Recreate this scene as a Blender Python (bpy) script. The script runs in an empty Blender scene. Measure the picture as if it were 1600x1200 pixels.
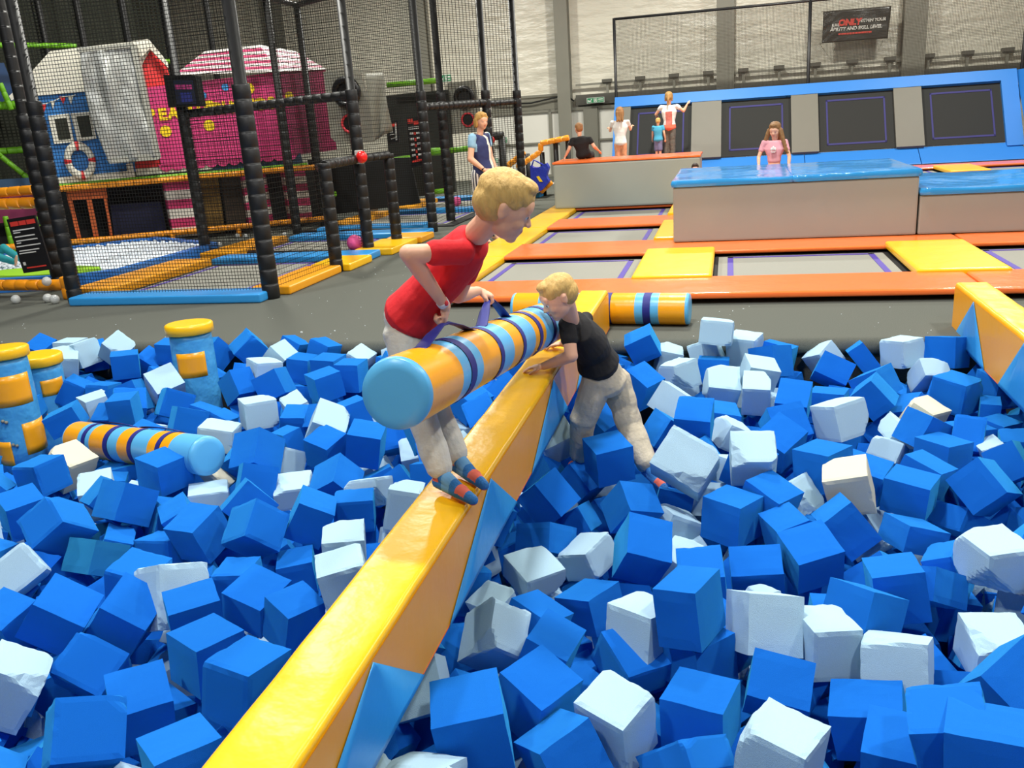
import bpy, bmesh, math, random
from mathutils import Vector, Matrix, Euler, noise
R_ = math.radians
sc = bpy.context.scene
COL = sc.collection

# ---------------------------------------------------------------- camera
CAM_H = 1.55
FPX = 1366.0
# rows: world axes X, Y, Z in camera coordinates (x right, y down, z forward)
_d = Vector((310.0, 4510.0, FPX)).normalized()
_y = Vector((340.0, -438.0, FPX)); _y = (_y - _d * _y.dot(_d)).normalized()
_up = -_d
_x = _y.cross(_up)
if _x.x < 0: _x = -_x
CR = Matrix((_x, _y, _up))          # camera coords -> world
cam_d = bpy.data.cameras.new('camera'); cam = bpy.data.objects.new('camera', cam_d); COL.objects.link(cam)
cam_d.sensor_fit = 'HORIZONTAL'; cam_d.sensor_width = 36.0; cam_d.lens = FPX / 1600.0 * 36.0
cam_d.clip_end = 200; cam_d.clip_start = 0.05
right = CR @ Vector((1, 0, 0)); down = CR @ Vector((0, 1, 0)); fwd = CR @ Vector((0, 0, 1))
m3 = Matrix((right, -down, -fwd)).transposed()
cam.matrix_world = Matrix.Translation((0, 0, CAM_H)) @ m3.to_4x4()
sc.camera = cam
C0 = Vector((0, 0, CAM_H))

# ---------------------------------------------------------------- world, lamps, exposure
w = bpy.data.worlds.new('world'); sc.world = w; w.use_nodes = True
w.node_tree.nodes['Background'].inputs[0].default_value = (0.80, 0.85, 0.92, 1)
w.node_tree.nodes['Background'].inputs[1].default_value = 0.07
sc.view_settings.view_transform = 'Standard'; sc.view_settings.look = 'None'
sc.view_settings.gamma = 1.0; sc.view_settings.exposure = 0.0
sc.view_settings.use_curve_mapping = False
LAMPS = []   # high-bay lamps hung from the hall roof, built below with their housings
for (lx, ly, pw) in [(-6.5, 4.5, 260), (-1.2, 3.6, 350), (4.2, 4.5, 280), (-6.5, 11, 330), (-0.6, 9.5, 400), (5.0, 10.5, 330),
                     (-7.0, 18.5, 460), (-0.6, 18.5, 540), (5.0, 18.5, 430), (-3.0, -0.8, 190), (2.2, -0.8, 190)]:
    ld = bpy.data.lights.new('high_bay_light', 'AREA'); ld.shape = 'DISK'; ld.size = 0.55; ld.energy = pw
    ld.color = (1.0, 0.985, 0.90) if ly > 8 else (1.0, 1.0, 0.985)
    lo = bpy.data.objects.new('high_bay_light', ld); COL.objects.link(lo); lo.location = (lx, ly, 6.35)
    LAMPS.append((lx, ly))

# ---------------------------------------------------------------- measuring helpers: a pixel's ray met with a real plane
def ray(px, py):
    return (CR @ Vector((px - 800.0, py - 600.0, FPX))).normalized()
def onz(px, py, z=0.0):
    v = ray(px, py); return C0 + v * ((z - CAM_H) / v.z)
def ony(px, py, Y):
    v = ray(px, py); return C0 + v * (Y / v.y)
def onx(px, py, X):
    v = ray(px, py); return C0 + v * (X / v.x)
def axd(px, py, a):
    return C0 + CR @ Vector(((px - 800.0) / FPX * a, (py - 600.0) / FPX * a, a))

# ---------------------------------------------------------------- materials
MATS = {}
def lin(c):
    return tuple(((v / 255.0) / 12.92 if v / 255.0 <= 0.04045 else ((v / 255.0 + 0.055) / 1.055) ** 2.4) for v in c)
def mat(name, rgb, rough=0.6, metal=0.0, spec=0.5, var=0.0, vscale=8.0, bump=0.0, bscale=40.0, bdist=0.01, emit=None, es=0.0, sheen=0.0, coat=0.0, alpha=1.0, trans=0.0, stretch=None):
    if name in MATS: return MATS[name]
    m = bpy.data.materials.new(name); m.use_nodes = True
    nt = m.node_tree; b = nt.nodes['Principled BSDF']
    c = lin(rgb)
    b.inputs['Base Color'].default_value = (*c, 1)
    b.inputs['Roughness'].default_value = rough; b.inputs['Metallic'].default_value = metal
    b.inputs['Specular IOR Level'].default_value = spec
    if sheen: b.inputs['Sheen Weight'].default_value = sheen
    if coat: b.inputs['Coat Weight'].default_value = coat; b.inputs['Coat Roughness'].default_value = 0.12
    if trans: b.inputs['Transmission Weight'].default_value = trans
    if alpha < 1: b.inputs['Alpha'].default_value = alpha
    if emit: b.inputs['Emission Color'].default_value = (*lin(emit), 1); b.inputs['Emission Strength'].default_value = es
    tc = nt.nodes.new('ShaderNodeTexCoord')
    src = tc.outputs['Object']
    if stretch:
        mp = nt.nodes.new('ShaderNodeMapping'); mp.inputs['Scale'].default_value = stretch
        nt.links.new(src, mp.inputs['Vector']); src = mp.outputs['Vector']
    if var > 0:
        n = nt.nodes.new('ShaderNodeTexNoise'); n.inputs['Scale'].default_value = vscale; n.inputs['Detail'].default_value = 5
        nt.links.new(src, n.inputs['Vector'])
        mx = nt.nodes.new('ShaderNodeMix'); mx.data_type = 'RGBA'
        mx.inputs[6].default_value = (*[max(0, v * (1 - var)) for v in c], 1)
        mx.inputs[7].default_value = (*[min(1, v * (1 + var)) for v in c], 1)
        nt.links.new(n.outputs['Fac'], mx.inputs[0]); nt.links.new(mx.outputs[2], b.inputs['Base Color'])
    if bump > 0:
        n2 = nt.nodes.new('ShaderNodeTexNoise'); n2.inputs['Scale'].default_value = bscale; n2.inputs['Detail'].default_value = 4
        nt.links.new(src, n2.inputs['Vector'])
        bp = nt.nodes.new('ShaderNodeBump'); bp.inputs['Strength'].default_value = bump; bp.inputs['Distance'].default_value = bdist
        nt.links.new(n2.outputs['Fac'], bp.inputs['Height']); nt.links.new(bp.outputs['Normal'], b.inputs['Normal'])
    MATS[name] = m
    return m
def net_mat(name, axes, cell, cord, rgb):
    """knotted netting: cords on a square grid, air between them"""
    if name in MATS: return MATS[name]
    m = bpy.data.materials.new(name); m.use_nodes = True; nt = m.node_tree
    b = nt.nodes['Principled BSDF']; b.inputs['Base Color'].default_value = (*lin(rgb), 1); b.inputs['Roughness'].default_value = 0.8
    b.inputs['Specular IOR Level'].default_value = 0.1
    tc = nt.nodes.new('ShaderNodeTexCoord'); sp = nt.nodes.new('ShaderNodeSeparateXYZ'); nt.links.new(tc.outputs['Object'], sp.inputs[0])
    outs = []
    for a in axes:
        d = nt.nodes.new('ShaderNodeMath'); d.operation = 'DIVIDE'; nt.links.new(sp.outputs[a], d.inputs[0]); d.inputs[1].default_value = cell
        f = nt.nodes.new('ShaderNodeMath'); f.operation = 'FRACT'; nt.links.new(d.outputs[0], f.inputs[0])
        l = nt.nodes.new('ShaderNodeMath'); l.operation = 'LESS_THAN'; nt.links.new(f.outputs[0], l.inputs[0]); l.inputs[1].default_value = cord / cell
        outs.append(l)
    mx = nt.nodes.new('ShaderNodeMath'); mx.operation = 'MAXIMUM'
    nt.links.new(outs[0].outputs[0], mx.inputs[0]); nt.links.new(outs[1].outputs[0], mx.inputs[1])
    tr = nt.nodes.new('ShaderNodeBsdfTransparent'); ms = nt.nodes.new('ShaderNodeMixShader')
    nt.links.new(mx.outputs[0], ms.inputs[0]); nt.links.new(tr.outputs[0], ms.inputs[1]); nt.links.new(b.outputs[0], ms.inputs[2])
    nt.links.new(ms.outputs[0], nt.nodes['Material Output'].inputs['Surface'])
    MATS[name] = m
    return m
YEL = mat('yellow_vinyl', (247, 188, 20), 0.30, spec=0.5, var=0.04, vscale=3, bump=0.25, bscale=7, bdist=0.02)
YELS = mat('orange_yellow_vinyl', (236, 160, 24), 0.34, spec=0.5, var=0.04, vscale=3, bump=0.2, bscale=7, bdist=0.02)
BLU = mat('sky_blue_vinyl', (48, 146, 214), 0.33, spec=0.5, var=0.05, vscale=4, bump=0.2, bscale=8, bdist=0.02)
LBL = mat('light_blue_vinyl', (92, 178, 226), 0.33, spec=0.5, var=0.05, vscale=4, bump=0.2, bscale=9, bdist=0.01)
NVY = mat('navy_webbing', (22, 30, 122), 0.6, var=0.1, vscale=60)
ORA = mat('orange_vinyl', (244, 118, 54), 0.22, spec=0.5, var=0.05, vscale=3, bump=0.35, bscale=4.5, bdist=0.03)
BOXG = mat('beige_grey_vinyl', (150, 156, 148), 0.5, spec=0.4, var=0.05, vscale=2, bump=0.1, bscale=3, bdist=0.02)
MATB = mat('blue_mat_vinyl', (52, 150, 222), 0.10, spec=0.6, var=0.05, vscale=3, bump=0.35, bscale=3.5, bdist=0.03)
BED = mat('trampoline_weave', (140, 139, 130), 0.75, spec=0.2, var=0.08, vscale=90)
BEDD = mat('dark_trampoline_weave', (43, 44, 43), 0.8, spec=0.2, var=0.08, vscale=50)
PUR = mat('purple_line', (74, 56, 150), 0.6)
PURD = mat('dark_purple_line', (34, 30, 96), 0.7)
BLK = mat('black_gap', (14, 14, 14), 0.8)
PAD = mat('black_foam_padding', (14, 14, 14), 0.5, spec=0.5, var=0.2, vscale=10, bump=0.3, bscale=20)
STEEL = mat('grey_steel', (128, 126, 114), 0.5, var=0.08, vscale=3)
FB = mat('blue_foam', (22, 103, 201), 0.95, spec=0.05, sheen=.45, var=0.07, vscale=70, bump=0.5, bscale=160, bdist=0.003)
FBT = mat('teal_lit_blue_foam', (34, 112, 166), 0.95, spec=0.05, sheen=.45, var=0.07, vscale=70, bump=0.5, bscale=160, bdist=0.003)  # same blue foam, with the teal tinge of reflected light painted into its colour
FW = mat('pale_blue_foam', (172, 205, 222), 0.92, spec=0.15, var=0.06, vscale=30, bump=0.6, bscale=90, bdist=0.004)
FY = mat('cream_foam', (212, 209, 184), 0.92, spec=0.15, var=0.06, vscale=30, bump=0.6, bscale=90, bdist=0.004)

for m_ in (FB, FBT):
    b_ = m_.node_tree.nodes['Principled BSDF']; b_.inputs['Sheen Roughness'].default_value = .45; b_.inputs['Sheen Tint'].default_value = (.10, .85, 1.0, 1)
# ---------------------------------------------------------------- mesh builder
class MB:
    def __init__(s): s.v = []; s.f = []; s.mi = []; s.mats = []; s.sm = []
    def mid(s, m):
        if m not in s.mats: s.mats.append(m)
        return s.mats.index(m)
    def add(s, vs, fs, m, smooth=False):
        o = len(s.v); s.v += [tuple(v) for v in vs]; i = s.mid(m)
        for f in fs: s.f.append(tuple(o + k for k in f)); s.mi.append(i); s.sm.append(smooth)
    def box(s, c, d, m, M=None):
        c = Vector(c); d = Vector(d) / 2
        vs = []
        for i in (-1, 1):
            for j in (-1, 1):
                for k in (-1, 1):
                    p = Vector((i * d.x, j * d.y, k * d.z))
                    vs.append(c + (M @ p if M else p))
        s.add(vs, [(0, 1, 3, 2), (4, 6, 7, 5), (0, 4, 5, 1), (2, 3, 7, 6), (0, 2, 6, 4), (1, 5, 7, 3)], m)
    def bb(s, x0, x1, y0, y1, z0, z1, m): s.box(((x0 + x1) / 2, (y0 + y1) / 2, (z0 + z1) / 2), (abs(x1 - x0), abs(y1 - y0), abs(z1 - z0)), m)
    def rings(s, pts, radii, m, seg=16, side=None, smooth=True, mats=None):
        """loft of elliptical rings; radii are (a, b) pairs or numbers"""
        pts = [Vector(p) for p in pts]; n = len(pts); vs = []; fs = []
        tan = [(pts[min(i + 1, n - 1)] - pts[max(i - 1, 0)]).normalized() for i in range(n)]
        u = Vector(side) if side else (Vector((0, 0, 1)) if abs(tan[0].z) < 0.9 else Vector((1, 0, 0)))
        for i in range(n):
            t = tan[i]; a = (u - t * u.dot(t)); a = a.normalized() if a.length > 1e-6 else t.orthogonal().normalized()
            b = t.cross(a); r = radii[i]; ra, rb = (r, r) if not hasattr(r, '__len__') else r
            for k in range(seg):
                q = 2 * math.pi * k / seg; vs.append(pts[i] + a * (ra * math.cos(q)) + b * (rb * math.sin(q)))
            if not side: u = a
        for i in range(n - 1):
            for k in range(seg):
                k2 = (k + 1) % seg; fs.append((i * seg + k, i * seg + k2, (i + 1) * seg + k2, (i + 1) * seg + k))
        if mats is None:
            s.add(vs, fs, m, smooth)
        else:
            o = len(s.v); s.v += [tuple(v) for v in vs]
            for q, f in enumerate(fs):
                s.f.append(tuple(o + k for k in f)); s.mi.append(s.mid(mats[q // seg])); s.sm.append(smooth)
            fs0 = []
            o2 = o
            s.f.append(tuple(o2 + k for k in range(seg))[::-1]); s.mi.append(s.mid(mats[0])); s.sm.append(False)
            s.f.append(tuple(o2 + (n - 1) * seg + k for k in range(seg))); s.mi.append(s.mid(mats[-1])); s.sm.append(False)
            return
        o = len(s.v) - len(vs); i = s.mid(m)
        s.f.append(tuple(o + k for k in range(seg))[::-1]); s.mi.append(i); s.sm.append(False)
        s.f.append(tuple(o + (n - 1) * seg + k for k in range(seg))); s.mi.append(i); s.sm.append(False)
    def tube(s, p0, p1, r, m, seg=12, r1=None): s.rings([p0, p1], [r, r if r1 is None else r1], m, seg)
    def capsule(s, p0, p1, r0, r1, m, seg=14):
        p0 = Vector(p0); p1 = Vector(p1); t = (p1 - p0); t = t.normalized() if t.length > 1e-6 else Vector((0, 0, 1))
        P = []; Rr = []
        for a in (-88, -65, -40, -15): P.append(p0 + t * (r0 * math.sin(R_(a)))); Rr.append(r0 * math.cos(R_(a)))
        for a in (15, 40, 65, 88): P.append(p1 + t * (r1 * math.sin(R_(a)))); Rr.append(r1 * math.cos(R_(a)))
        s.rings(P, Rr, m, seg)
    def ball(s, c, r, m, M=None, seg=16, nr=10):
        """sphere or ellipsoid; r number or triple, M rotation"""
        r = (r, r, r) if not hasattr(r, '__len__') else r; c = Vector(c); vs = []; fs = []
        for i in range(1, nr):
            th = math.pi * i / nr
            for k in range(seg):
                ph = 2 * math.pi * k / seg
                p = Vector((r[0] * math.sin(th) * math.cos(ph), r[1] * math.sin(th) * math.sin(ph), r[2] * math.cos(th)))
                vs.append(c + (M @ p if M else p))
        top = len(vs); p = Vector((0, 0, r[2])); vs.append(c + (M @ p if M else p)); p = Vector((0, 0, -r[2])); vs.append(c + (M @ p if M else p))
        for i in range(nr - 2):
            for k in range(seg):
                k2 = (k + 1) % seg; fs.append((i * seg + k, (i + 1) * seg + k, (i + 1) * seg + k2, i * seg + k2))
        for k in range(seg):
            k2 = (k + 1) % seg; fs.append((top, k, k2)); fs.append((top + 1, (nr - 2) * seg + k2, (nr - 2) * seg + k))
        s.add(vs, fs, m, True)
    def prism(s, poly, off, m, mside=None):
        """extrude a planar polygon (list of 3-D points) by the vector off"""
        n = len(poly); off = Vector(off); vs = [Vector(p) for p in poly] + [Vector(p) + off for p in poly]
        s.add(vs, [tuple(range(n))[::-1], tuple(range(n, 2 * n))], m)
        s.add(vs, [(k, (k + 1) % n, n + (k + 1) % n, n + k) for k in range(n)], mside or m)
    def quad(s, a, b, c, d, m): s.add([a, b, c, d], [(0, 1, 2, 3)], m)
    def build(s, name, parent=None, origin=None, bevel=0.0, bseg=2, fixn=False):
        me = bpy.data.meshes.new(name)
        org = Vector(origin) if origin is not None else Vector((0, 0, 0))
        if parent is not None and origin is None: org = parent.matrix_world.translation if False else Vector((0, 0, 0))
        me.from_pydata([tuple(Vector(v) - org) for v in s.v], [], s.f)
        for m in s.mats: me.materials.append(m)
        me.polygons.foreach_set('material_index', s.mi); me.polygons.foreach_set('use_smooth', s.sm)
        bm = bmesh.new(); bm.from_mesh(me)
        bmesh.ops.recalc_face_normals(bm, faces=bm.faces[:])
        if bevel > 0:
            es = [e for e in bm.edges if len(e.link_faces) == 2 and e.calc_face_angle(0) > 0.6]
            bmesh.ops.bevel(bm, geom=es, offset=bevel, segments=bseg, affect='EDGES', profile=0.6, clamp_overlap=True)
            for f in bm.faces:
                if f.calc_area() < 1: f.smooth = f.smooth
        bm.to_mesh(me); bm.free()
        o = bpy.data.objects.new(name, me); COL.objects.link(o); o.location = org
        if parent is not None:
            o.parent = parent; o.matrix_parent_inverse = Matrix.Translation(-parent.location)
        return o
def tag(o, label=None, cat=None, group=None, kind=None):
    if label: o['label'] = label
    if cat: o['category'] = cat
    if group: o['group'] = group
    if kind: o['kind'] = kind
    return o
def thing(name, label, cat, loc, group=None):
    o = bpy.data.objects.new(name, None); COL.objects.link(o); o.location = loc; o.empty_display_size = 0.1
    return tag(o, label, cat, group)
def struct(name, mb, **k): return tag(mb.build(name, **k), kind='structure')
def text_mesh(name, txt, size, M, m, parent=None, extrude=0.002, shear=0.0, bold=0.0):
    cu = bpy.data.curves.new(name, 'FONT'); cu.body = txt; cu.size = size; cu.extrude = extrude; cu.align_x = 'CENTER'; cu.align_y = 'CENTER'; cu.shear = shear; cu.offset = bold
    t = bpy.data.objects.new(name + '_curve', cu); COL.objects.link(t)
    dg = bpy.context.evaluated_depsgraph_get(); me = bpy.data.meshes.new_from_object(t.evaluated_get(dg))
    bpy.data.objects.remove(t); bpy.data.curves.remove(cu)
    me.name = name; me.materials.clear(); me.materials.append(m); me.transform(M)
    o = bpy.data.objects.new(name, me); COL.objects.link(o)
    if parent is not None: o.parent = parent; o.matrix_parent_inverse = Matrix.Translation(-parent.location)
    return o
def frame_M(o, ux, uy):
    """matrix whose x axis is ux, y axis uy, at o"""
    ux = Vector(ux).normalized(); uy = Vector(uy); uy = (uy - ux * uy.dot(ux)).normalized(); uz = ux.cross(uy)
    return Matrix.Translation(Vector(o)) @ Matrix((ux, uy, uz)).transposed().to_4x4()

# ================================================================ THE SETTING
CARP = mat('grey_carpet', (93, 95, 88), 0.97, spec=0.1, var=0.38, vscale=150, bump=0.5, bscale=250, bdist=0.004)
CARPD = mat('dark_carpet_edge', (70, 70, 66), 0.97, spec=0.1, var=0.3, vscale=120)
WALLP = mat('white_wall_lining', (222, 217, 200), 0.36, spec=0.5, var=0.07, vscale=1.2, bump=0.75, bscale=2.2, bdist=0.12, stretch=(0.5, 1, 1.6))
CEIL = mat('roof_lining', (110, 110, 104), 0.8, var=0.1, vscale=1)
PX0, PX1, PY0, PY1 = -9.2, 4.6, 0.62, 6.05
m = MB()
m.bb(-17, 13, PY1 + 0.0, 24.2, -0.3, 0.0, CARP)
m.bb(-17, PX0, PY0, PY1, -0.3, 0.0, CARP); m.bb(PX1, 13, PY0, PY1, -0.3, 0.0, CARP)
m.bb(-17, 13, -4, PY0, -0.3, 0.0, CARP)
struct('floor', m)
rc = random.Random(3); m = MB()
for k in range(90):
    y = rc.uniform(5.9, 7.1) if rc.random() < .75 else rc.uniform(7.2, 9.5); x = rc.uniform(-6.5, 3.2) if y < 7.15 else rc.uniform(-4.1, -3.0); s = rc.uniform(.002, .006) * (2 if rc.random() < .15 else 1)
    m.box((x, y, s * .5), (s * 1.6, s, s), mat('crumb_white', (214, 222, 222), .8), Matrix.Rotation(rc.uniform(0, 3), 3, 'Z'))
tag(m.build('foam_crumbs'), 'tiny foam crumbs scattered over the grey carpet', 'crumbs', kind='stuff')
m = MB(); m.bb(PX0 - .1, PX1 + .1, PY0 - .1, PY1 + .1, -1.35, -1.25, BLK)
m.bb(PX0, PX1, PY1, PY1 + .06, -1.25, -0.3, CARPD); m.bb(PX0, PX1, PY0 - .06, PY0, -1.25, -0.3, CARPD)
m.bb(PX0 - .06, PX0, PY0, PY1, -1.25, -0.3, CARPD); m.bb(PX1, PX1 + .06, PY0, PY1, -1.25, -0.3, CARPD)
struct('floor_pit', m)
# carpet rolled over the pit's edge
m = MB(); m.rings([(PX0, PY1, -0.055), (PX1, PY1, -0.055)], [0.058, 0.058], CARP, 20); struct('trim_1', m)
m = MB(); m.bb(-17, 13, 24.0, 24.2, 0, 7.4, WALLP); struct('wall_back', m)
m = MB(); m.bb(-17.2, -17, -4, 24.2, 0, 7.4, mat('dark_wall_lining', (104, 106, 94), 0.8, var=0.15, vscale=1.5)); struct('wall_left', m)
m = MB(); m.bb(13, 13.2, -4, 24.2, 0, 7.4, WALLP); struct('wall_right', m)
m = MB(); m.bb(-17, 13, -4.2, -4, 0, 7.4, mat('grey_wall_paint', (104, 104, 100), 0.8, var=.05, vscale=1)); struct('wall_front', m)
m = MB(); m.bb(-17, 13, -4, 24.2, 7.4, 7.5, CEIL); struct('ceiling', m)

# lamps
LPLACE = ['the left part of the foam pit', 'the long beam', 'the right edge of the foam pit', 'the netted lanes', 'the court near the tall block', 'the low block at the right', 'the far end of the play frame', 'the back of the middle court', 'the back right of the court', 'the near left side of the hall', 'the near right side of the hall']
LG = mat('lamp_diffuser', (255, 252, 240), 0.4, emit=(255, 250, 235), es=4.0)
LH = mat('lamp_housing', (60, 60, 60), 0.5, metal=0.6)
for i, (lx, ly) in enumerate(LAMPS):
    t = thing('high_bay_lamp', 'round high-bay lamp hanging above %s' % LPLACE[i], 'lamp', (lx, ly, 6.4), 'high-bay lamps under the roof')
    m = MB(); m.rings([(lx, ly, 6.42), (lx, ly, 6.5), (lx, ly, 6.62)], [0.30, 0.30, 0.12], LH, 24); m.build('housing', t)
    m = MB(); m.tube((lx, ly, 6.62), (lx, ly, 7.4), 0.01, LH, 8); m.build('cord', t)
    m = MB(); m.rings([(lx, ly, 6.405), (lx, ly, 6.42)], [0.26, 0.27], LG, 24); m.build('diffuser', t)

# back wall: columns, rails, lining clips
WY = 24.0
cols = [((881, 0), 0.34), ((1133, 0), 0.42), ((1424, 0), 0.5), ((662, 0), 0.42), ((250, 0), 0.4), ((440, 0), 0.3)]
for i, ((px, py), wd) in enumerate(cols):
    p = ony(px, 120, 23.75)
    m = MB(); m.bb(p.x - wd / 2, p.x + wd / 2, 23.93, 24.0, 0, 7.4, STEEL); m.bb(p.x - wd / 2, p.x + wd / 2, 23.62, 23.66, 0, 7.4, STEEL); m.bb(p.x - .03, p.x + .03, 23.66, 23.93, 0, 7.4, STEEL)
    struct('trim_%d' % (i + 2), m)
DGIR = mat('dark_girder', (84, 82, 74), 0.6, var=0.1, vscale=2)
g = MB(); g.bb(-6.2, -4.3, 23.8, 24.0, 1.72, 1.98, mat('grey_girder', (120, 118, 105), 0.55, var=0.1, vscale=2)); g.bb(-6.2, -4.3, 23.9, 24.0, 2.06, 2.12, STEEL)
g.bb(-3.9, 9, 23.75, 24.0, 1.78, 2.04, DGIR); struct('trim_10', g)
g = MB(); g.bb(-3.9, 9, 23.8, 23.85, 2.26, 2.31, STEEL)
for k in range(15):
    g.bb(-3.2 + k * 0.85, -2.95 + k * 0.85, 23.72, 23.9, 2.30, 2.38, DGIR); g.bb(-3.1 + k * .85, -3.04 + k * .85, 23.8, 23.88, 2.04, 2.3, STEEL)
struct('trim_11', g)
# lower white wall panels with steel mullions left of the trampolines
PAN = mat('white_wall_panel', (226, 224, 214), 0.5, var=0.03, vscale=2)
g = MB(); g.bb(-6.2, -2.6, 23.86, 23.9, 0.0, 1.72, PAN); struct('wall_panel_back', g)
g = MB()
for x in (-4.62, -3.35): g.bb(x - .04, x + .04, 23.8, 23.86, 0, 1.72, STEEL)
g.bb(-6.2, -2.6, 23.8, 23.85, 0.86, 0.91, STEEL); g.bb(-6.2, -2.6, 23.8, 23.85, 0, 0.06, STEEL); g.bb(-6.2, -2.6, 23.8, 23.85, 1.66, 1.74, STEEL)
g.bb(-3.72, -3.35, 23.75, 23.8, 0, 1.72, STEEL)
struct('trim_12', g)
# cable along the girder
m = MB(); pts = [ony(x, y, 23.7) for x, y in ((756, 162), (790, 163), (830, 161), (860, 154), (880, 150), (890, 153), (897, 158))]
m.rings(pts, [0.02] * 7, BLK, 8); tag(m.build('cable'), 'black cable sagging along the grey girder left of the steel column', 'cable')

# emergency signs
GRN = mat('sign_green', (30, 128, 78), 0.5, emit=(30, 128, 78), es=0.25); WHT = mat('white_paint', (232, 232, 226), 0.5)
def exit_sign(x0, y0, x1, y1, Y, label):
    a = ony(x0, y1, Y); b = ony(x1, y0, Y); cx = (a.x + b.x) / 2; z0, z1 = min(a.z, b.z), max(a.z, b.z); cz = (z0 + z1) / 2
    h = (z1 - z0) / 2 * 0.78; hw = (b.x - a.x) / 2
    t = thing('exit_sign', label, 'sign', (cx, Y, cz))
    m = MB(); m.bb(cx - hw, cx + hw, Y, Y + .04, cz - h, cz + h, WHT); m.build('board', t)
    m = MB(); m.bb(cx - .04, cx + .04, Y + .04, 24.0, cz - .03, cz + .03, STEEL); m.build('bracket', t)
    m = MB(); m.bb(cx - hw * .94, cx + hw * .94, Y - .006, Y, cz - h * .86, cz + h * .86, GRN); m.build('panel', t)
    m = MB(); e = Y - .012
    def q(x0, x1, z0, z1): m.bb(cx + hw * x0, cx + hw * x1, e, e + .005, cz + h * z0, cz + h * z1, WHT)
    # arrow down-left, running figure, doorway
    m.prism([(cx - hw * .85, e, cz - h * .6), (cx - hw * .4, e, cz - h * .6), (cx - hw * .85, e, cz + h * .35)], (0, .005, 0), WHT)
    m.prism([(cx - hw * .66, e, cz - h * .3), (cx - hw * .6, e, cz - h * .42), (cx - hw * .36, e, cz + h * .5), (cx - hw * .44, e, cz + h * .6)], (0, .005, 0), WHT)
    q(-.2, .2, -.7, -.62); q(-.2, -.14, -.7, .7); q(.14, .2, -.7, .7); q(-.2, .2, .62, .7)
    q(-.08, .06, -.2, .35); q(-.04, .04, .42, .62); q(-.1, -.04, -.6, -.2); q(.02, .1, -.6, -.2)
    q(.32, .86, .1, .5); q(.32, .86, -.5, -.3)
    m.build('pictogram', t)
exit_sign(917, 150, 944, 163, 23.6, 'green emergency exit sign on the girder right of the steel column')
exit_sign(690, 114, 704, 130, 23.6, 'green emergency exit sign seen through the netting above the play frame')
exit_sign(783, 213, 792, 225, 23.6, 'small lit green exit sign beside the red button post')
exit_sign(771, 246, 778, 256, 23.6, 'low green exit notice behind the striped trousers')

# ---------------------------------------------------------------- trampoline wall at the back
t = thing('trampoline_wall', 'leaning wall of dark trampolines in a blue padded frame', 'trampoline wall', (1.6, 21.5, 0))
TB0, TB1 = (20.75, 0.42), (21.55, 1.60)     # (Y, z) of the foot and head of the leaning beds
def lean(x, s, d=0.0):
    y = TB0[0] + (TB1[0] - TB0[0]) * s; z = TB0[1] + (TB1[1] - TB0[1]) * s
    return Vector((x, y - d * .83, z - d * -.56))
def leanbox(name, x0, x1, s0, s1, th, mt, par=t):
    m = MB(); m.prism([lean(x0, s0), lean(x1, s0), lean(x1, s1), lean(x0, s1)], lean(0, 0, th) - lean(0, 0), mt); return m.build(name, par, bevel=min(.03, th / 3))
beds = [(-2.24, -.84), (-.18, 1.33), (1.90, 3.46), (4.02, 5.58)]
for x0, x1 in beds:
    leanbox('trampoline_bed', x0, x1, 0.0, 1.0, 0.02, BEDD)
    m = MB(); iw = .17; lw = .035
    for a in ((x0 + iw, x1 - iw, .1, .13), (x0 + iw, x1 - iw, .87, .90), (x0 + iw, x0 + iw + lw, .1, .9), (x1 - iw - lw, x1 - iw, .1, .9)):
        m.prism([lean(a[0], a[2], .021), lean(a[1], a[2], .021), lean(a[1], a[3], .021), lean(a[0], a[3], .021)], lean(0, 0, .006) - lean(0, 0), PURD)
    m.build('boundary_line', t)
for x0, x1 in ((-.84, -.18), (1.33, 1.90), (3.46, 4.02), (-2.45, -2.24)):
    leanbox('grey_pad', x0, x1, -.02, 1.0, .09, mat('grey_pad_vinyl', (100, 98, 88), .6, var=.05, vscale=3))
BLUW = mat('deep_sky_vinyl', (30, 112, 190), 0.55, var=0.05, vscale=2, bump=.15, bscale=3, bdist=.03)
for x0, x1 in ((-2.62, 1.25), (1.25, 5.9)): leanbox('top_pad', x0, x1, 1.0, 1.19, .10, BLUW)
leanbox('side_pad', -2.62, -2.45, -.1, 1.0, .1, BLUW); leanbox('side_pad', 5.58, 5.9, -.1, 1.0, .1, BLUW)
for x0, x1 in ((-2.6, 1.6), (1.6, 3.9), (3.9, 5.9)):
    m = MB(); m.prism([(x0, 20.75, .42), (x0, 20.2, .10), (x0, 20.35, .03), (x0, 20.9, .33)], (x1 - x0 - .015, 0, 0), BLUW); m.build('foot_pad', t, bevel=.03)
m = MB(); m.prism([(5.92, 21.7, 1.85), (5.92, 20.2, 0.1), (6.7, 17.2, 0.1), (7.1, 17.0, 2.0), (6.9, 18.0, 2.0)], (.12, .05, 0), BLUW); m.build('wing_pad', t, bevel=.03)
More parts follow.
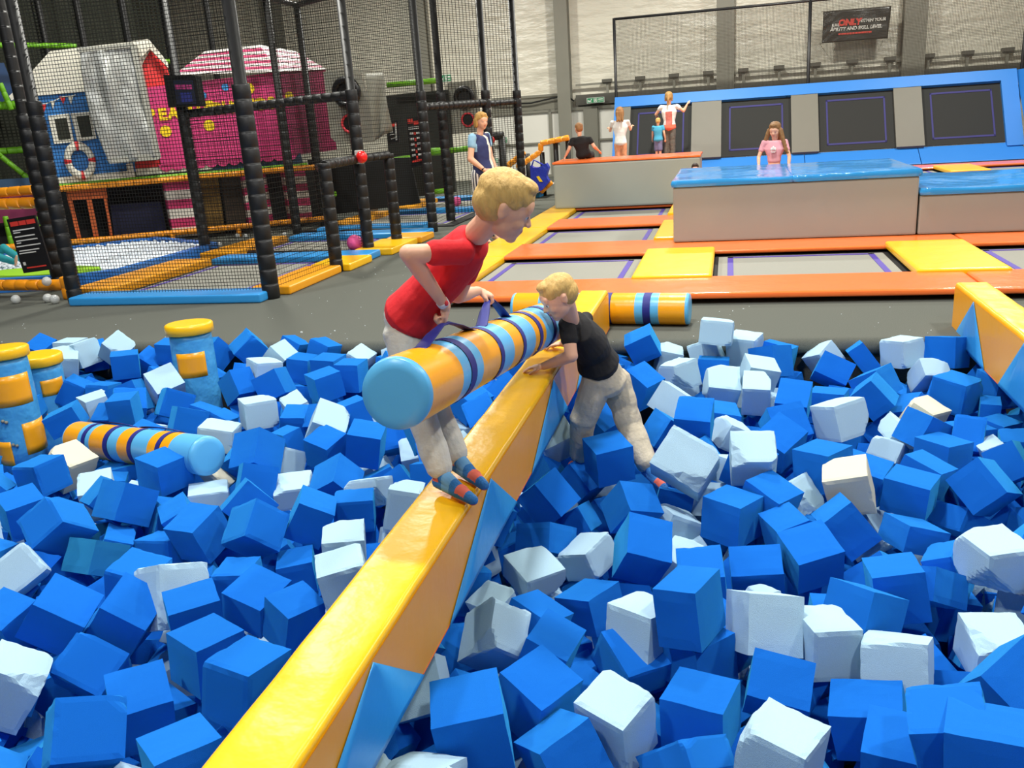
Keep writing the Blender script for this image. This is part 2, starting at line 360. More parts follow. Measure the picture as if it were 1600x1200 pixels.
# netting frame above the trampoline wall
t = thing('net_frame', 'tall black netting frame standing above the trampoline wall', 'netting', (0, 21.9, 1.7))
NP = mat('black_pole', (20, 20, 22), 0.45)
tops = []
for (px, pt, pb) in ((963, 30, 155), (1262, 6, 140), (1596, 0, 112)):
    p = ony(px, pb, 21.75); q = ony(px, pt, 21.75)
    top = 3.62 if px < 1500 else 4.4
    tops.append((p.x, top)); m = MB(); m.tube((p.x, 21.75, 0.0), (p.x, 21.75, 4.2 if px > 1500 else 3.62), 0.035, NP, 10); m.build('pole', t)
m = MB(); m.tube((tops[0][0], 21.75, 3.60), (tops[2][0] + 2, 21.75, 3.60), 0.03, NP, 8); m.build('top_rail', t)
m = MB(); m.quad((tops[0][0], 21.75, 1.85), (tops[2][0] + 2, 21.75, 1.85), (tops[2][0] + 2, 21.75, 3.6), (tops[0][0], 21.75, 3.6), net_mat('wall_net', (0, 2), .03, .0068, (66, 62, 54))); m.build('netting', t)

# banner
a = ony(1287, 18, 23.4); b = ony(1393, 9, 23.4); c_ = ony(1284, 68, 23.4); d_ = ony(1387, 60, 23.4)
t = thing('banner', 'black wrinkled safety banner reading about ability and skill level', 'banner', tuple((a + d_) / 2))
BAN = mat('black_banner_vinyl', (30, 30, 31), 0.28, spec=0.6, bump=0.5, bscale=3.2, bdist=.05, stretch=(1, 1, 1.4))
NX, NZ = 34, 16; vs = []; fs = []
for j in range(NZ + 1):
    for i in range(NX + 1):
        u, v = i / NX, j / NZ; p = (a * (1 - u) + b * u) * (1 - v) + (c_ * (1 - u) + d_ * u) * v
        cw = max(0, 1 - u * 2.6); k = .018 * math.sin((u * 3.0 + v * 1.3) * 26) * cw + .012 * math.sin(u * 40 + v * 22) * cw + .006 * math.sin(u * 13 - v * 7)
        vs.append(p + Vector((0, k, 0)))
for j in range(NZ):
    for i in range(NX): o = j * (NX + 1) + i; fs.append((o, o + NX + 1, o + NX + 2, o + 1))
m = MB(); m.add(vs, fs, BAN, True); sh = m.build('sheet', t)
sd = sh.modifiers.new('thick', 'SOLIDIFY'); sd.thickness = .004
ux = (b - a); uy = (a - c_)
def bpos(u, v): return (a * (1 - u) + b * u) * (1 - v) + (c_ * (1 - u) + d_ * u) * v + Vector((0, -.034, 0))
RED = mat('sign_red', (214, 58, 48), 0.5); SWH = mat('sign_white', (214, 212, 205), 0.5)
text_mesh('lettering', 'JUMP', .085, frame_M(bpos(.20, .47), ux, uy), SWH, t, bold=.004)
text_mesh('lettering', 'ONLY', .185, frame_M(bpos(.40, .41), ux, uy), RED, t, bold=.012, shear=.1)
text_mesh('lettering', 'WITHIN YOUR', .09, frame_M(bpos(.73, .39), ux, uy), SWH, t, bold=.004, shear=.15)
text_mesh('lettering', 'ABILITY AND SKILL LEVEL', .10, frame_M(bpos(.50, .60), ux, uy), SWH, t, bold=.004, shear=.15)
m = MB()
for k in range(12):
    p = bpos(.26 + k * .042, .755); m.box(p, (.055, .004, .035), RED)
m.build('small_print', t)
for q in (a, b, c_, d_):
    m = MB(); m.tube(q + Vector((0, .0, 0)), q + Vector((0, .58, .04)), .006, STEEL, 6); m.build('tie', t)

# ================================================================ TRAMPOLINE COURT
def pad(name, label, cat, x0, x1, y0, y1, z0, z1, mt, group=None, bev=.02):
    m = MB(); m.bb(x0, x1, y0, y1, z0, z1, mt)
    return tag(m.build(name, origin=((x0 + x1) / 2, (y0 + y1) / 2, z0), bevel=bev, bseg=3), label, cat, group)
def trampoline(label, x0, x1, y0, y1, mt=BED, pur=PUR, iw=.16, group=None):
    t = thing('trampoline', label, 'trampoline', ((x0 + x1) / 2, (y0 + y1) / 2, 0), group)
    m = MB(); m.bb(x0 - .1, x1 + .1, y0 - .08, y1 + .08, 0.002, .018, BLK); m.build('spring_gap', t)
    m = MB(); m.bb(x0 + .07, x1 - .07, y0 + .07, y1 - .12, .022, .028, mt); m.build('bed', t)
    m = MB(); lw = .055; z = (.0285, .032)
    m.bb(x0 + iw, x1 - iw, y0 + iw, y0 + iw + lw, *z, pur); m.bb(x0 + iw, x1 - iw, y1 - iw - lw, y1 - iw, *z, pur)
    m.bb(x0 + iw, x0 + iw + lw, y0 + iw, y1 - iw, *z, pur); m.bb(x1 - iw - lw, x1 - iw, y0 + iw, y1 - iw, *z, pur)
    m.build('boundary_line', t)
    return t
rows = [(7.9, 9.5), (10.42, 12.02), (12.92, 14.45), (15.4, 16.95), (17.9, 19.4)]
xcols = [(-2.48, -.82), (-.17, 1.57), (2.24, 3.98), (4.6, 6.3)]
rn = ['nearest the pit', 'second row', 'third row', 'fourth row', 'last row']
cn = ['beside the yellow edge', 'in the middle column', 'right of the middle column', 'at the far right side']
for j, (y0, y1) in enumerate(rows):
    for i, (x0, x1) in enumerate(xcols):
        if j in (1,) and i in (1, 2): continue      # under the tall blocks
        if j == 3 and i == 0: pass
        trampoline('grey trampoline with purple line %s, %s' % (cn[i], rn[j]), x0, x1, y0, y1)
sy = [(7.18, 7.95), (9.47, 10.45), (11.98, 12.95), (14.4, 15.45), (16.9, 17.95), (19.35, 20.2)]
sn = ['along the foam pit side', 'behind the nearest trampolines', 'behind the second trampoline row', 'beneath the far beige block', 'in front of the last trampolines', 'at the foot of the back trampoline wall']
for j, (y0, y1) in enumerate(sy):
    hs = [(-2.44, 1.9), (1.92, 6.5)] if j == 0 else [(-2.46, 2.3), (2.32, 6.5)]
    for k, (x0, x1) in enumerate(hs):
        pad('orange_pad', 'long glossy orange pad %s, %s part' % (sn[j], ['left', 'right'][k]), 'pad', x0, x1, y0, y1, .043, .085 if j else .095, ORA, bev=.025)
for j, (y0, y1) in enumerate(rows):
    for i, (x0, x1) in enumerate([(-.86, -.14), (1.54, 2.27), (3.95, 4.63)]):
        if j == 1 and i: continue
        pad('yellow_pad', 'square yellow pad between trampolines %s, %s' % (rn[j], ['first from the yellow edge', 'second from the yellow edge', 'third from the yellow edge'][i]), 'pad', x0, x1, y0 - .02, y1 + .04, .045, .12, YEL, bev=.03)
ey = [6.7, 7.95, 9.5, 10.45, 12.0, 12.95, 14.5, 15.5, 17.0, 18.0, 20]
for k in range(1, 9):
    pad('yellow_edge_pad', 'yellow pad of the court border, %s' % ['beside the nearest trampoline', 'end of the second orange strip', 'beside the second trampoline', 'end of the third orange strip', 'beside the third trampoline', 'next to the beige block with orange top', 'behind the beige block', 'far end near the back wall'][k - 1],
        'pad', -2.92, -2.44, ey[k] + .004, ey[k + 1] - .004, .0, .09, YEL, bev=.03)
# ================================================================ BLOCKS
t = thing('padded_block', 'long beige block with thin orange top behind the trampolines', 'block', (-1.6, 14.9, .04))
m = MB(); m.bb(-2.78, -.44, 14.35, 15.3, .09, .80, BOXG); m.build('body', t, bevel=.03)
m = MB(); m.bb(-2.79, -.43, 14.34, 15.31, .80, .835, ORA); m.build('top_pad', t, bevel=.012)
t = thing('padded_block', 'tall beige block under two glossy blue mats', 'block', (.66, 11, .04))
m = MB(); m.bb(-.61, 1.94, 10.12, 12.1, .09, .70, BOXG); m.build('body', t, bevel=.02)
def matbox(label, x0, x1, y0, y1, z0, z1):
    m = MB(); NX, NY = 24, 24; o = []
    vs = []; fs = []
    for j in range(NY + 1):
        for i in range(NX + 1):
            x = x0 + (x1 - x0) * i / NX; y = y0 + (y1 - y0) * j / NY
            z = z1 + .016 * noise.noise((x * 1.3, y * 1.1, 1)) + .004 * noise.noise((x * 5, y * 4, 1)) - .004 * (1 if i in (0, NX) or j in (0, NY) else 0)
            vs.append((x, y, z))
    for j in range(NY):
        for i in range(NX): a = j * (NX + 1) + i; fs.append((a, a + 1, a + NX + 2, a + NX + 1))
    m.add(vs, fs, MATB, True)
    ring = [i for i in range(NX + 1)] + [k * (NX + 1) + NX for k in range(1, NY + 1)] + [NY * (NX + 1) + i for i in range(NX - 1, -1, -1)] + [k * (NX + 1) for k in range(NY - 1, 0, -1)]
    base = [vs[i] for i in ring]; n = len(base)
    mid = [(p[0] + (.012 if p[0] > (x0 + x1) / 2 else -.012) * (1 if abs(p[0] - x0) < .01 or abs(p[0] - x1) < .01 else 0), p[1] + (-.012 + .006 * noise.noise((p[0] * 9, 3, 2)) if abs(p[1] - y0) < .01 else 0), (z0 + z1) / 2) for p in base]
    bot = [(p[0], p[1], z0) for p in base]
    V = base + mid + bot
    m.add(V, [(r * n + k, r * n + (k + 1) % n, (r + 1) * n + (k + 1) % n, (r + 1) * n + k) for r in (0, 1) for k in range(n)], MATB, True)
    m.add(bot, [tuple(range(n))], MATB)
    return tag(m.build('blue_mat', origin=((x0 + x1) / 2, (y0 + y1) / 2, z0)), label, 'mat')
matbox('glossy blue mat lying on the tall beige block, its left half', -.62, .665, 10.1, 12.1, .702, .775)
matbox('glossy blue mat lying on the tall beige block, its right half', .675, 1.95, 10.1, 12.1, .702, .775)
t = thing('padded_block', 'low beige block right of the tall one, under a blue mat', 'block', (3, 11, .04))
m = MB(); m.bb(1.955, 4.3, 10.12, 12.2, .09, .50, BOXG); m.build('body', t, bevel=.02)
matbox('glossy blue mat on the low beige block at the right', 1.96, 4.3, 10.1, 12.2, .502, .57)
# ================================================================ BALL LANES: pads, beds, netted cage
def pb(label, x0, x1, y0, y1, mt, z1=.09): return pad('lane_pad', label, 'pad', x0, x1, y0, y1, 0.0, z1, mt, bev=.025)
BL2 = BLU
pb('blue pad across the front of the netted lane', -6.62, -4.42, 7.56, 7.92, BL2)
pb('blue pad crossing the netted lane behind its first bed', -6.45, -4.28, 9.98, 10.38, BL2)
pb('blue pad at the far end of the first netted lane', -6.4, -4.25, 12.0, 12.45, BL2)
pb('blue pad at the front of the second netted lane', -6.4, -4.6, 12.95, 13.3, BL2)
pb('blue pad behind the first bed of the second lane', -6.0, -4.1, 15.2, 15.55, BL2)
pb('far blue pad by the striped trousers', -6.0, -3.7, 17.6, 18.0, BL2)
pb('yellow pad along the right edge of the first lane bed', -4.74, -4.3, 7.95, 9.22, YELS)
pb('yellow pad beside the low gate post of the lane', -4.72, -4.22, 9.28, 9.95, YEL)
pb('yellow pad right of the second lane bed', -4.66, -4.14, 10.42, 11.4, YEL)
pb('yellow pad just behind the striped black post', -4.62, -4.1, 11.44, 12.0, YELS)
pb('orange pad along the left edge of the first lane bed', -6.95, -6.42, 7.95, 9.95, YELS, .11)
pb('orange pad along the left edge of the second lane bed', -6.9, -6.4, 10.42, 12.0, YELS, .11)
pb('orange pad at the left of the second lane', -6.4, -6.0, 13.3, 15.2, YELS, .11)
pb('orange pad at the right end of the second lane', -4.2, -3.75, 15.6, 17.4, YELS, .11)
pb('orange pad far back in the second lane', -6.2, -5.8, 15.6, 17.4, YELS, .11)
for lb, y0, y1 in (('grey lane trampoline nearest the cage corner', 7.98, 9.95), ('grey lane trampoline holding the pink ball', 10.42, 11.98), ('shaded grey lane trampoline in the second lane', 13.34, 15.18), ('distant grey lane trampoline in the second lane', 15.6, 17.5)):
    trampoline(lb, -6.38, -4.76 if y0 < 13 else -4.3, y0, y1, iw=.12)
PNK = mat('pink_rubber', (236, 88, 150), 0.55, bump=.6, bscale=30)
p = onz(556, 392, .04); m = MB(); m.ball((p.x, p.y, .04 + .105), .105, PNK, seg=28, nr=16); tag(m.build('ball'), 'large knobbly pink ball on the lane trampoline', 'ball')
p = onz(714, 322, .04); m = MB(); m.ball((p.x, p.y, .04 + .09), .09, PNK, seg=24, nr=14); tag(m.build('ball'), 'distant pink ball near the striped trousers', 'ball')
# cage
cage = thing('netted_cage', 'tall netted cage of black padded posts around the ball lanes', 'cage', (-5.6, 10.6, 0))
def post(x, y, z0, z1, r=.075, rib=True, name='post', top=None):
    m = MB(); pts = []; rr = []; z = z0
    while z < z1 - 1e-4:
        zz = min(z + .145, z1)
        if rib and (top is None or z < top):
            for k, s in ((0.0, .92), (.1, 1.0), (.9, 1.0), (1.0, .92)): pts.append((x, y, z + (zz - z) * k)); rr.append(r * s)
        else:
            pts.append((x, y, z)); rr.append(r * .72); pts.append((x, y, zz)); rr.append(r * .72)
        z = zz
    m.rings(pts, rr, PAD, 14); return m.build(name, cage)
HT = 3.55
fp = {'P4': (425, 466), 'P3': (323, 400), 'P8': (577, 397), 'P10': (677, 362), 'P11': (705, 347), 'P5': (465, 365), 'P6': (507, 352), 'P12': (772, 338), 'B': (119, 473)}
F_ = {k: onz(*v, 0.0) for k, v in fp.items()}
F_['P13'] = Vector((-3.61, 15.67, 0)); 
for k in ('P4', 'B', 'P3', 'P5', 'P6', 'P8', 'P10', 'P11', 'P12', 'P13'):
    post(F_[k].x, F_[k].y, 0, HT, r=.085 if k in ('P4',) else .075, top=1.9)
for k, fpx in (('g1', (527, 425)), ('g2', (621, 383))):
    q = onz(*fpx, 0); F_[k] = q; post(q.x, q.y, 0, 1.22, r=.075, name='low_post')
def rail(a, b, r=.05, rib=True, name='rail', mt=PAD):
    a = Vector(a); b = Vector(b); L = (b - a).length; n = max(1, int(L / .13)); pts = []; rr = []
    for i in range(n):
        for k, s in ((0.0, .82), (.12, 1.0), (.88, 1.0), (1.0, .82)): pts.append(a.lerp(b, (i + k) / n)); rr.append(r * (s if rib else 1))
    m = MB(); m.rings(pts, rr, mt, 12); return m.build(name, cage)
def zat(px, py, F): return ony(px, py, F.y).z
z_m = 1.93
V3 = lambda F, z: Vector((F.x, F.y, z))
rail(V3(F_['P3'], 1.9), V3(F_['P8'], 1.97), .055)
rail(V3(F_['P10'], 1.8), V3(F_['P12'], 1.84), .055)
rail(V3(F_['P11'], 1.8), V3(F_['P13'], 1.84), .05)
rail(V3(F_['g1'], 1.2), V3(F_['P8'], 1.2), .055, name='gate_rail'); rail(V3(F_['P8'], 1.2), V3(F_['g2'], 1.2), .055, name='gate_rail')
rail(V3(F_['P6'], 1.0), V3(F_['g1'], 1.1), .05)
for a, b in (('B', 'P4'), ('P4', 'P8'), ('P8', 'P10'), ('P10', 'P11'), ('P11', 'P12'), ('P12', 'P13'), ('B', 'P3'), ('P3', 'P5'), ('P5', 'P6'), ('P6', 'P10')):
    rail(V3(F_[a], HT), V3(F_[b], HT), .04, rib=False, name='top_rail')
for a, b in (('B', 'P4'), ('P3', 'P8'), ('P5', 'P10')): rail(V3(F_[a], .03), V3(F_[b], .03), .03, rib=False, name='foot_rail')
NETX = net_mat('cage_net_across', (0, 2), .034, .0056, (34, 33, 30)); NETY = net_mat('cage_net_along', (1, 2), .05, .005, (30, 30, 28))
def net(a, b, z0, z1, mt):
    m = MB(); m.quad((a.x, a.y, z0), (b.x, b.y, z0), (b.x, b.y, z1), (a.x, a.y, z1), mt); return m.build('netting', cage)
net(F_['B'], F_['P4'], .02, HT, NETX); net(F_['P3'], F_['P8'], .05, HT, NETX)
net(F_['P4'], F_['g1'], .05, HT, NETY); net(F_['P8'], F_['P10'], 1.2, HT, NETY); net(F_['P10'], F_['P11'], .1, HT, NETY); net(F_['P11'], F_['P13'], .1, HT, NETX)
net(F_['P5'], F_['P10'], .1, HT, NETX)
# goals: grey boards with a black ring, hung in the lanes
GRYB = mat('grey_tarpaulin', (132, 130, 118), 0.5, var=.06, vscale=3, bump=.6, bscale=3, bdist=.05)
RRED = mat('red_rim', (200, 50, 60), 0.5); BRUB = mat('black_rubber', (16, 16, 17), 0.35)
def pxboard(name, label, cat, poly, Y, th, mt, parent=None, bevel=0.0):
    P = [ony(x, y, Y) for x, y in poly]; m = MB(); m.prism(P, (0, th, 0), mt)
    return P
def target(label, poly, Y, ring, hole):
    P = [ony(x, y, Y) for x, y in poly]; c = sum(P, Vector()) / len(P)
    t = thing('target_board', label, 'target board', (c.x, Y, c.z))
    m = MB(); m.prism(P, (0, .03, 0), GRYB); m.build('board', t)
    rc = ony(ring[0], ring[1], Y - .06); rr = ring[2] / (FPX / (Y * .957 + (1.55 - rc.z) * .29))
    def torus(c, R, r, mt, nm, fill=None):
        m = MB(); vs = []; fs = []; n, k = 36, 10
        for i in range(n):
            for j in range(k):
                a = 2 * math.pi * i / n; b = 2 * math.pi * j / k
                vs.append((c.x + (R + r * math.cos(b)) * math.cos(a), c.y + r * math.sin(b), c.z + (R + r * math.cos(b)) * math.sin(a)))
        for i in range(n):
            for j in range(k): fs.append((i * k + j, i * k + (j + 1) % k, ((i + 1) % n) * k + (j + 1) % k, ((i + 1) % n) * k + j))
        m.add(vs, fs, mt, True)
        if fill: m.rings([(c.x, c.y + .01, c.z), (c.x, c.y + .03, c.z)], [R, R], fill, 30, side=(1, 0, 0))
        m.build(nm, t)
    torus(rc, rr * .78, rr * .22, BRUB, 'rubber_ring', BLK)
    hc = ony(hole[0], hole[1], Y - .02); hr = hole[2] / (FPX / (Y * .957 + (1.55 - hc.z) * .29)); torus(hc, hr, .018, RRED, 'red_ring', BLK)
target('grey target board with black ring behind the middle post', [(505, 112), (560, 106), (575, 150), (585, 222), (528, 226), (517, 215)], 11.9, (541, 144, 26), (547, 193, 14))
target('dim grey target board with black ring above the woman', [(699, 130), (742, 125), (755, 205), (706, 210)], 17.0, (725, 152, 18), (731, 187, 10))
m = MB(); vs = []; fs = []
A_, B_, C2, D2 = ony(571, 115, 12.4), ony(599, 113, 12.4), ony(612, 205, 12.4), ony(580, 222, 12.4)
for j in range(13):
    for i in range(13):
        u, v = i / 12, j / 12; p = (A_ * (1 - u) + B_ * u) * (1 - v) + (D2 * (1 - u) + C2 * u) * v; vs.append(p + Vector((0, .05 * math.sin(u * 9 + v * 5) * v, 0)))
for j in range(12):
    for i in range(12): o = j * 13 + i; fs.append((o, o + 1, o + 14, o + 13))
m.add(vs, fs, GRYB, True); o = m.build('tarpaulin'); tag(o, 'crumpled grey tarpaulin hanging right of the target board', 'tarpaulin'); o.modifiers.new('thick', 'SOLIDIFY').thickness = .006
# rule boards and display
def rules(label, poly, Y, red, lines, name='rule_board'):
    P = [ony(x, y, Y) for x, y in poly]; c = sum(P, Vector()) / 4
    t = thing(name, label, 'sign', (c.x, Y, c.z)); m = MB(); m.prism(P, (0, .02, 0), mat('sign_black', (24, 22, 24), 0.35)); m.build('board', t)
    def at(u, v): return (P[0] * (1 - u) + P[1] * u) * (1 - v) + (P[3] * (1 - u) + P[2] * u) * v + Vector((0, -.004, 0))
    m = MB()
    for (u0, u1, v0, v1) in red: m.prism([at(u0, v0), at(u1, v0), at(u1, v1), at(u0, v1)], (0, .004, 0), RED)
    m.build('red_print', t); m = MB()
    for (u0, u1, v0, v1) in lines: m.prism([at(u0, v0), at(u1, v0), at(u1, v1), at(u0, v1)], (0, .004, 0), SWH)
    m.build('white_print', t)
rules('black rule board with red header on the yellow rail at the left', [(10, 343), (54, 336), (81, 421), (37, 427)], 7.95, [(.08, .36, .06, .14), (.39, .63, .06, .14), (.66, .95, .06, .14), (.18, .86, .9, .925)],
      [(.1, .86, .21, .232), (.1, .34, .25, .27), (.1, .8, .325, .347), (.1, .85, .40, .42), (.1, .25, .44, .46), (.06, .9, .50, .52), (.1, .8, .585, .605), (.08, .66, .63, .65), (.1, .18, .80, .86)])
rules('black board of red and white rule pictures hanging in the lane', [(635, 184), (656, 182), (664, 258), (643, 262)], 13.4, [(.08, .45, .03, .12), (.5, .92, .08, .16), (.1, .9, .86, .9)] + [(.42, .56, .30 + .12 * k, .36 + .12 * k) for k in range(5)],
      [(.08, .92, .19, .205), (.08, .92, .225, .24)] + [(.12, .4, .30 + .11 * k, .34 + .11 * k) for k in range(5)] + [(.6, .9, .30 + .11 * k, .34 + .11 * k) for k in range(5)])
rules('small black notice with red header left of the rule pictures', [(603, 190), (622, 188), (624, 222), (607, 226)], 13.6, [(.05, .85, .1, .26)], [(.2, .5, .45, .5), (.2, .6, .58, .62), (.3, .7, .75, .8), (.7, .82, .1, .9)])
P = [ony(x, y, 10.75) for x, y in ((255, 117), (305, 118), (313, 166), (263, 168))]
t = thing('score_display', 'black box display with a dim pink and blue screen on the lane post', 'display', tuple(sum(P, Vector()) / 4))
m = MB(); m.prism(P, (0, .14, 0), mat('display_black', (26, 27, 27), .4)); m.build('case', t, bevel=.01)
def at(u, v): return (P[0] * (1 - u) + P[1] * u) * (1 - v) + (P[3] * (1 - u) + P[2] * u) * v + Vector((0, -.012, 0))
m = MB(); m.prism([at(.3, .16), at(.9, .16), at(.9, .92), at(.3, .92)], (0, .01, 0), mat('screen_dark', (48, 52, 70), .2)); m.build('screen', t)
m = MB()
for u0, u1 in ((.34, .5), (.53, .66), (.69, .86)): m.prism([at(u0, .3) + Vector((0, -.004, 0)), at(u1, .3) + Vector((0, -.004, 0)), at(u1, .44) + Vector((0, -.004, 0)), at(u0, .44) + Vector((0, -.004, 0))], (0, .003, 0), mat('pink_led', (150, 50, 100), .5, emit=(150, 50, 100), es=.4))
m.prism([at(.45, .55) + Vector((0, -.004, 0)), at(.8, .55) + Vector((0, -.004, 0)), at(.8, .85) + Vector((0, -.004, 0)), at(.45, .85) + Vector((0, -.004, 0))], (0, .003, 0), mat('blue_led', (40, 46, 110), .5, emit=(40, 46, 110), es=.3))
m.build('digits', t)
# red buttons on posts
def button(px, py, Y, label, polepx=None):
    p = ony(px, py, Y); t = thing('button_box', label, 'button', tuple(p))
    m = MB(); m.box((p.x - .05, p.y, p.z), (.09, .06, .16), SWH); m.build('plate', t, bevel=.008)
    m = MB(); m.ball((p.x + .01, p.y - .06, p.z), (.07, .07, .075), mat('red_button', (232, 30, 30), .3)); m.build('button', t)
button(567, 245, F_['P8'].y - .12, 'red dome button on a white plate at the lane gate')
# button post with black padding and green lit sign by the woman
q = onz(815, 300, 0); bx = ony(782, 215, 16.5)
t = thing('button_post', 'black padded post bent at the top with a red button beside the woman', 'post', (bx.x, 16.5, 0))
m = MB(); m.rings([(bx.x + .02, 16.5, 0), (bx.x + .02, 16.5, bx.z + .02)], [.07, .07], PAD, 12); m.build('upright', t)
m = MB(); m.rings([(bx.x - .32, 16.5, bx.z + .03), (bx.x + .06, 16.5, bx.z + .03)], [.075, .075], PAD, 12); m.build('arm', t)
p = ony(768, 219, 16.4); m = MB(); m.ball((p.x, 16.38, p.z), .07, mat('red_button', (232, 30, 30), .3)); m.build('button', t)

# ================================================================ BEACH-HUT PLAY FRAME
FP0 = onz(83, 296, 1.0); FP1 = onz(490, 261, 1.0); FU = (FP1 - FP0); FU.z = 0; FU.normalize(); FN = Vector((FU.y, -FU.x, 0))   # toward the camera
def fac(px, py, off=0.0):
    v = ray(px, py); P = FP0 + FN * off; return C0 + v * ((P - C0).dot(FN) / v.dot(FN))
def board(m, poly, off, th, mt, mside=None): m.prism([fac(x, y, off) for x, y in poly], -FN * th, mt, mside)
def base(px, py): p = fac(px, py); return (p.x, p.y, 0)
HW = mat('white_slat_board', (226, 222, 206), 0.55, var=.04, vscale=3, bump=.5, bscale=5, bdist=.01, stretch=(.2, .2, 6))
HB = mat('blue_slat_board', (40, 118, 190), 0.5, var=.08, vscale=4, bump=.6, bscale=5, bdist=.02, stretch=(.2, .2, 5))
HR = mat('red_slat_board', (214, 44, 44), 0.5, var=.06, vscale=4, bump=.6, bscale=5, bdist=.02, stretch=(.2, .2, 5))
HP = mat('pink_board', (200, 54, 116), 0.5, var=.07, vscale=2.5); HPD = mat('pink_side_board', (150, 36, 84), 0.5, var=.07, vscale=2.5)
YD = mat('yellow_paint', (244, 208, 20), 0.5); BD = mat('blue_paint', (62, 150, 220), 0.5)
OTB = mat('orange_foam_tube', (240, 152, 26), 0.4, var=.06, vscale=8, bump=.2, bscale=20); OTD = mat('orange_board', (196, 92, 34), 0.55, var=.06, vscale=4)
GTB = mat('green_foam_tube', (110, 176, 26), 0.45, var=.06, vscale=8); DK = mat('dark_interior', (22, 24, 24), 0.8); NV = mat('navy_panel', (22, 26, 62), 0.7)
def ftube(parent, name, a, b, r, mt, step=.12):
    L = (b - a).length; n = max(1, int(L / step)); pts = []; rr = []
    for i in range(n):
        for k, s in ((0, .86), (.1, 1), (.9, 1), (1, .86)): pts.append(a.lerp(b, (i + k) / n)); rr.append(r * s)
    m = MB(); m.rings(pts, rr, mt, 12); return m.build(name, parent)
# blue hut
t = thing('beach_hut', 'blue play hut with white roof, windows and a lifebuoy', 'play hut', base(120, 285))
m = MB(); board(m, [(46, 151), (40, 122), (78, 80), (226, 62), (240, 70), (225, 95), (207, 137)], 0.04, .05, HW); m.build('roof', t)
m = MB(); board(m, [(48, 150), (195, 138), (212, 268), (83, 280)], 0.0, .05, HB); m.build('wall', t)
m = MB(); board(m, [(78, 279), (210, 266), (212, 276), (81, 290)], 0.06, .05, HW); m.build('skirting', t)
m = MB(); board(m, [(197, 256), (207, 255), (211, 276), (201, 277)], 0.07, .05, HW); m.build('corner_post', t)
m = MB(); board(m, [(221, 90), (234, 74), (261, 106), (268, 128), (256, 262), (212, 268), (205, 135)], -0.04, .04, HR); m.build('gable', t)
m = MB(); board(m, [(207, 64), (232, 61), (262, 97), (263, 106), (234, 76), (221, 90), (212, 80)], 0.10, .05, HW); m.build('barge_board', t)
for poly, pane in (([(75, 181), (108, 177), (116, 222), (85, 225)], [(85, 186), (104, 184), (111, 217), (92, 219)]), ([(110, 177), (143, 174), (151, 217), (121, 221)], [(119, 182), (139, 180), (145, 213), (127, 215)])):
    m = MB(); board(m, poly, .05, .05, HW); f = m.build('window', t); m = MB(); board(m, pane, .056, .01, mat('window_dark', (52, 54, 46), .2)); o = m.build('pane', f); o.matrix_parent_inverse = Matrix()
m = MB()
for i, (x, y, w) in enumerate(((56, 166, 7), (68, 168, 9), (82, 162, 8), (98, 155, 10), (110, 155, 9))):
    board(m, [(x - w / 2, y - 4), (x + w / 2, y - 5), (x + 1, y + 8)], .02 , .008, HR if i in (1, 3) else HW)
m.build('bunting_flags', t)
m = MB(); m.rings([fac(x, y, .02) for x, y in ((50, 161), (60, 163), (72, 162), (86, 157), (98, 151), (112, 150), (118, 148))], [.006] * 7, HW, 6); m.build('bunting_string', t)
# white corner post of the hut's left side
m = MB(); board(m, [(27, 152), (31, 151), (68, 290), (62, 292)], .1, .08, HW); m.build('side_post', t)
m = MB(); board(m, [(14, 150), (28, 137), (30, 150), (18, 157)], .12, .06, HW); m.build('side_cap', t)
m = MB(); board(m, [(28, 158), (32, 156), (34, 164), (30, 166)], .13, .02, HR); m.build('red_band', t)
# lifebuoy
c = fac(125, 251, .1); t2 = thing('lifebuoy', 'white lifebuoy with red bands hung on the blue hut wall', 'lifebuoy', tuple(c))
Rb = 20.0 / (FPX / ((c - C0).dot(CR @ Vector((0, 0, 1))))) ; n, k = 48, 12
for mt, nm, sel in ((HW, 'ring', 0), (HR, 'red_band', 1)):
    m = MB(); vs = []; fs = []
    for i in range(n):
        for j in range(k):
            a = 2 * math.pi * i / n; b = 2 * math.pi * j / k; r_ = .055 + .004 * sel
            vs.append(c + FU * ((Rb + r_ * math.cos(b)) * math.cos(a)) * .86 + Vector((0, 0, 1)) * ((Rb + r_ * math.cos(b)) * math.sin(a)) * 1.12 + FN * (r_ * math.sin(b)))
    for i in range(n):
        if sel and (i % 12) not in (0, 11): continue
        for j in range(k): fs.append((i * k + j, i * k + (j + 1) % k, ((i + 1) % n) * k + (j + 1) % k, ((i + 1) % n) * k + j))
    m.add(vs, fs, mt, True); m.build(nm, t2)
# pink hut
t = thing('beach_hut', 'pink play hut with a striped roof, coloured dots and yellow letters', 'play hut', base(360, 275))
m = MB(); board(m, [(228, 137), (438, 112), (462, 242), (252, 262)], 0.0, .05, HP); m.build('wall', t)
m = MB()
for i in range(12):
    u = (i + .5) / 12; x = 250 + (463 - 250) * u; y = 258 - 19 * u; c = fac(x, y, .0); r = .105
    ring = [c + FU * (r * math.cos(q)) + Vector((0, 0, 1)) * (r * math.sin(q)) for q in [math.pi * (1 + j / 10) for j in range(11)]]
    m.prism(ring, -FN * .04, HP)
m.build('scalloped_edge', t)
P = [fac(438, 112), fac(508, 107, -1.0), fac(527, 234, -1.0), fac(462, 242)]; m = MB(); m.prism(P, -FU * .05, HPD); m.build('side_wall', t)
WHS = mat('white_stripe', (232, 226, 220), 0.5); PKS = mat('pink_stripe', (214, 78, 122), 0.5)
m = MB(); n = 9
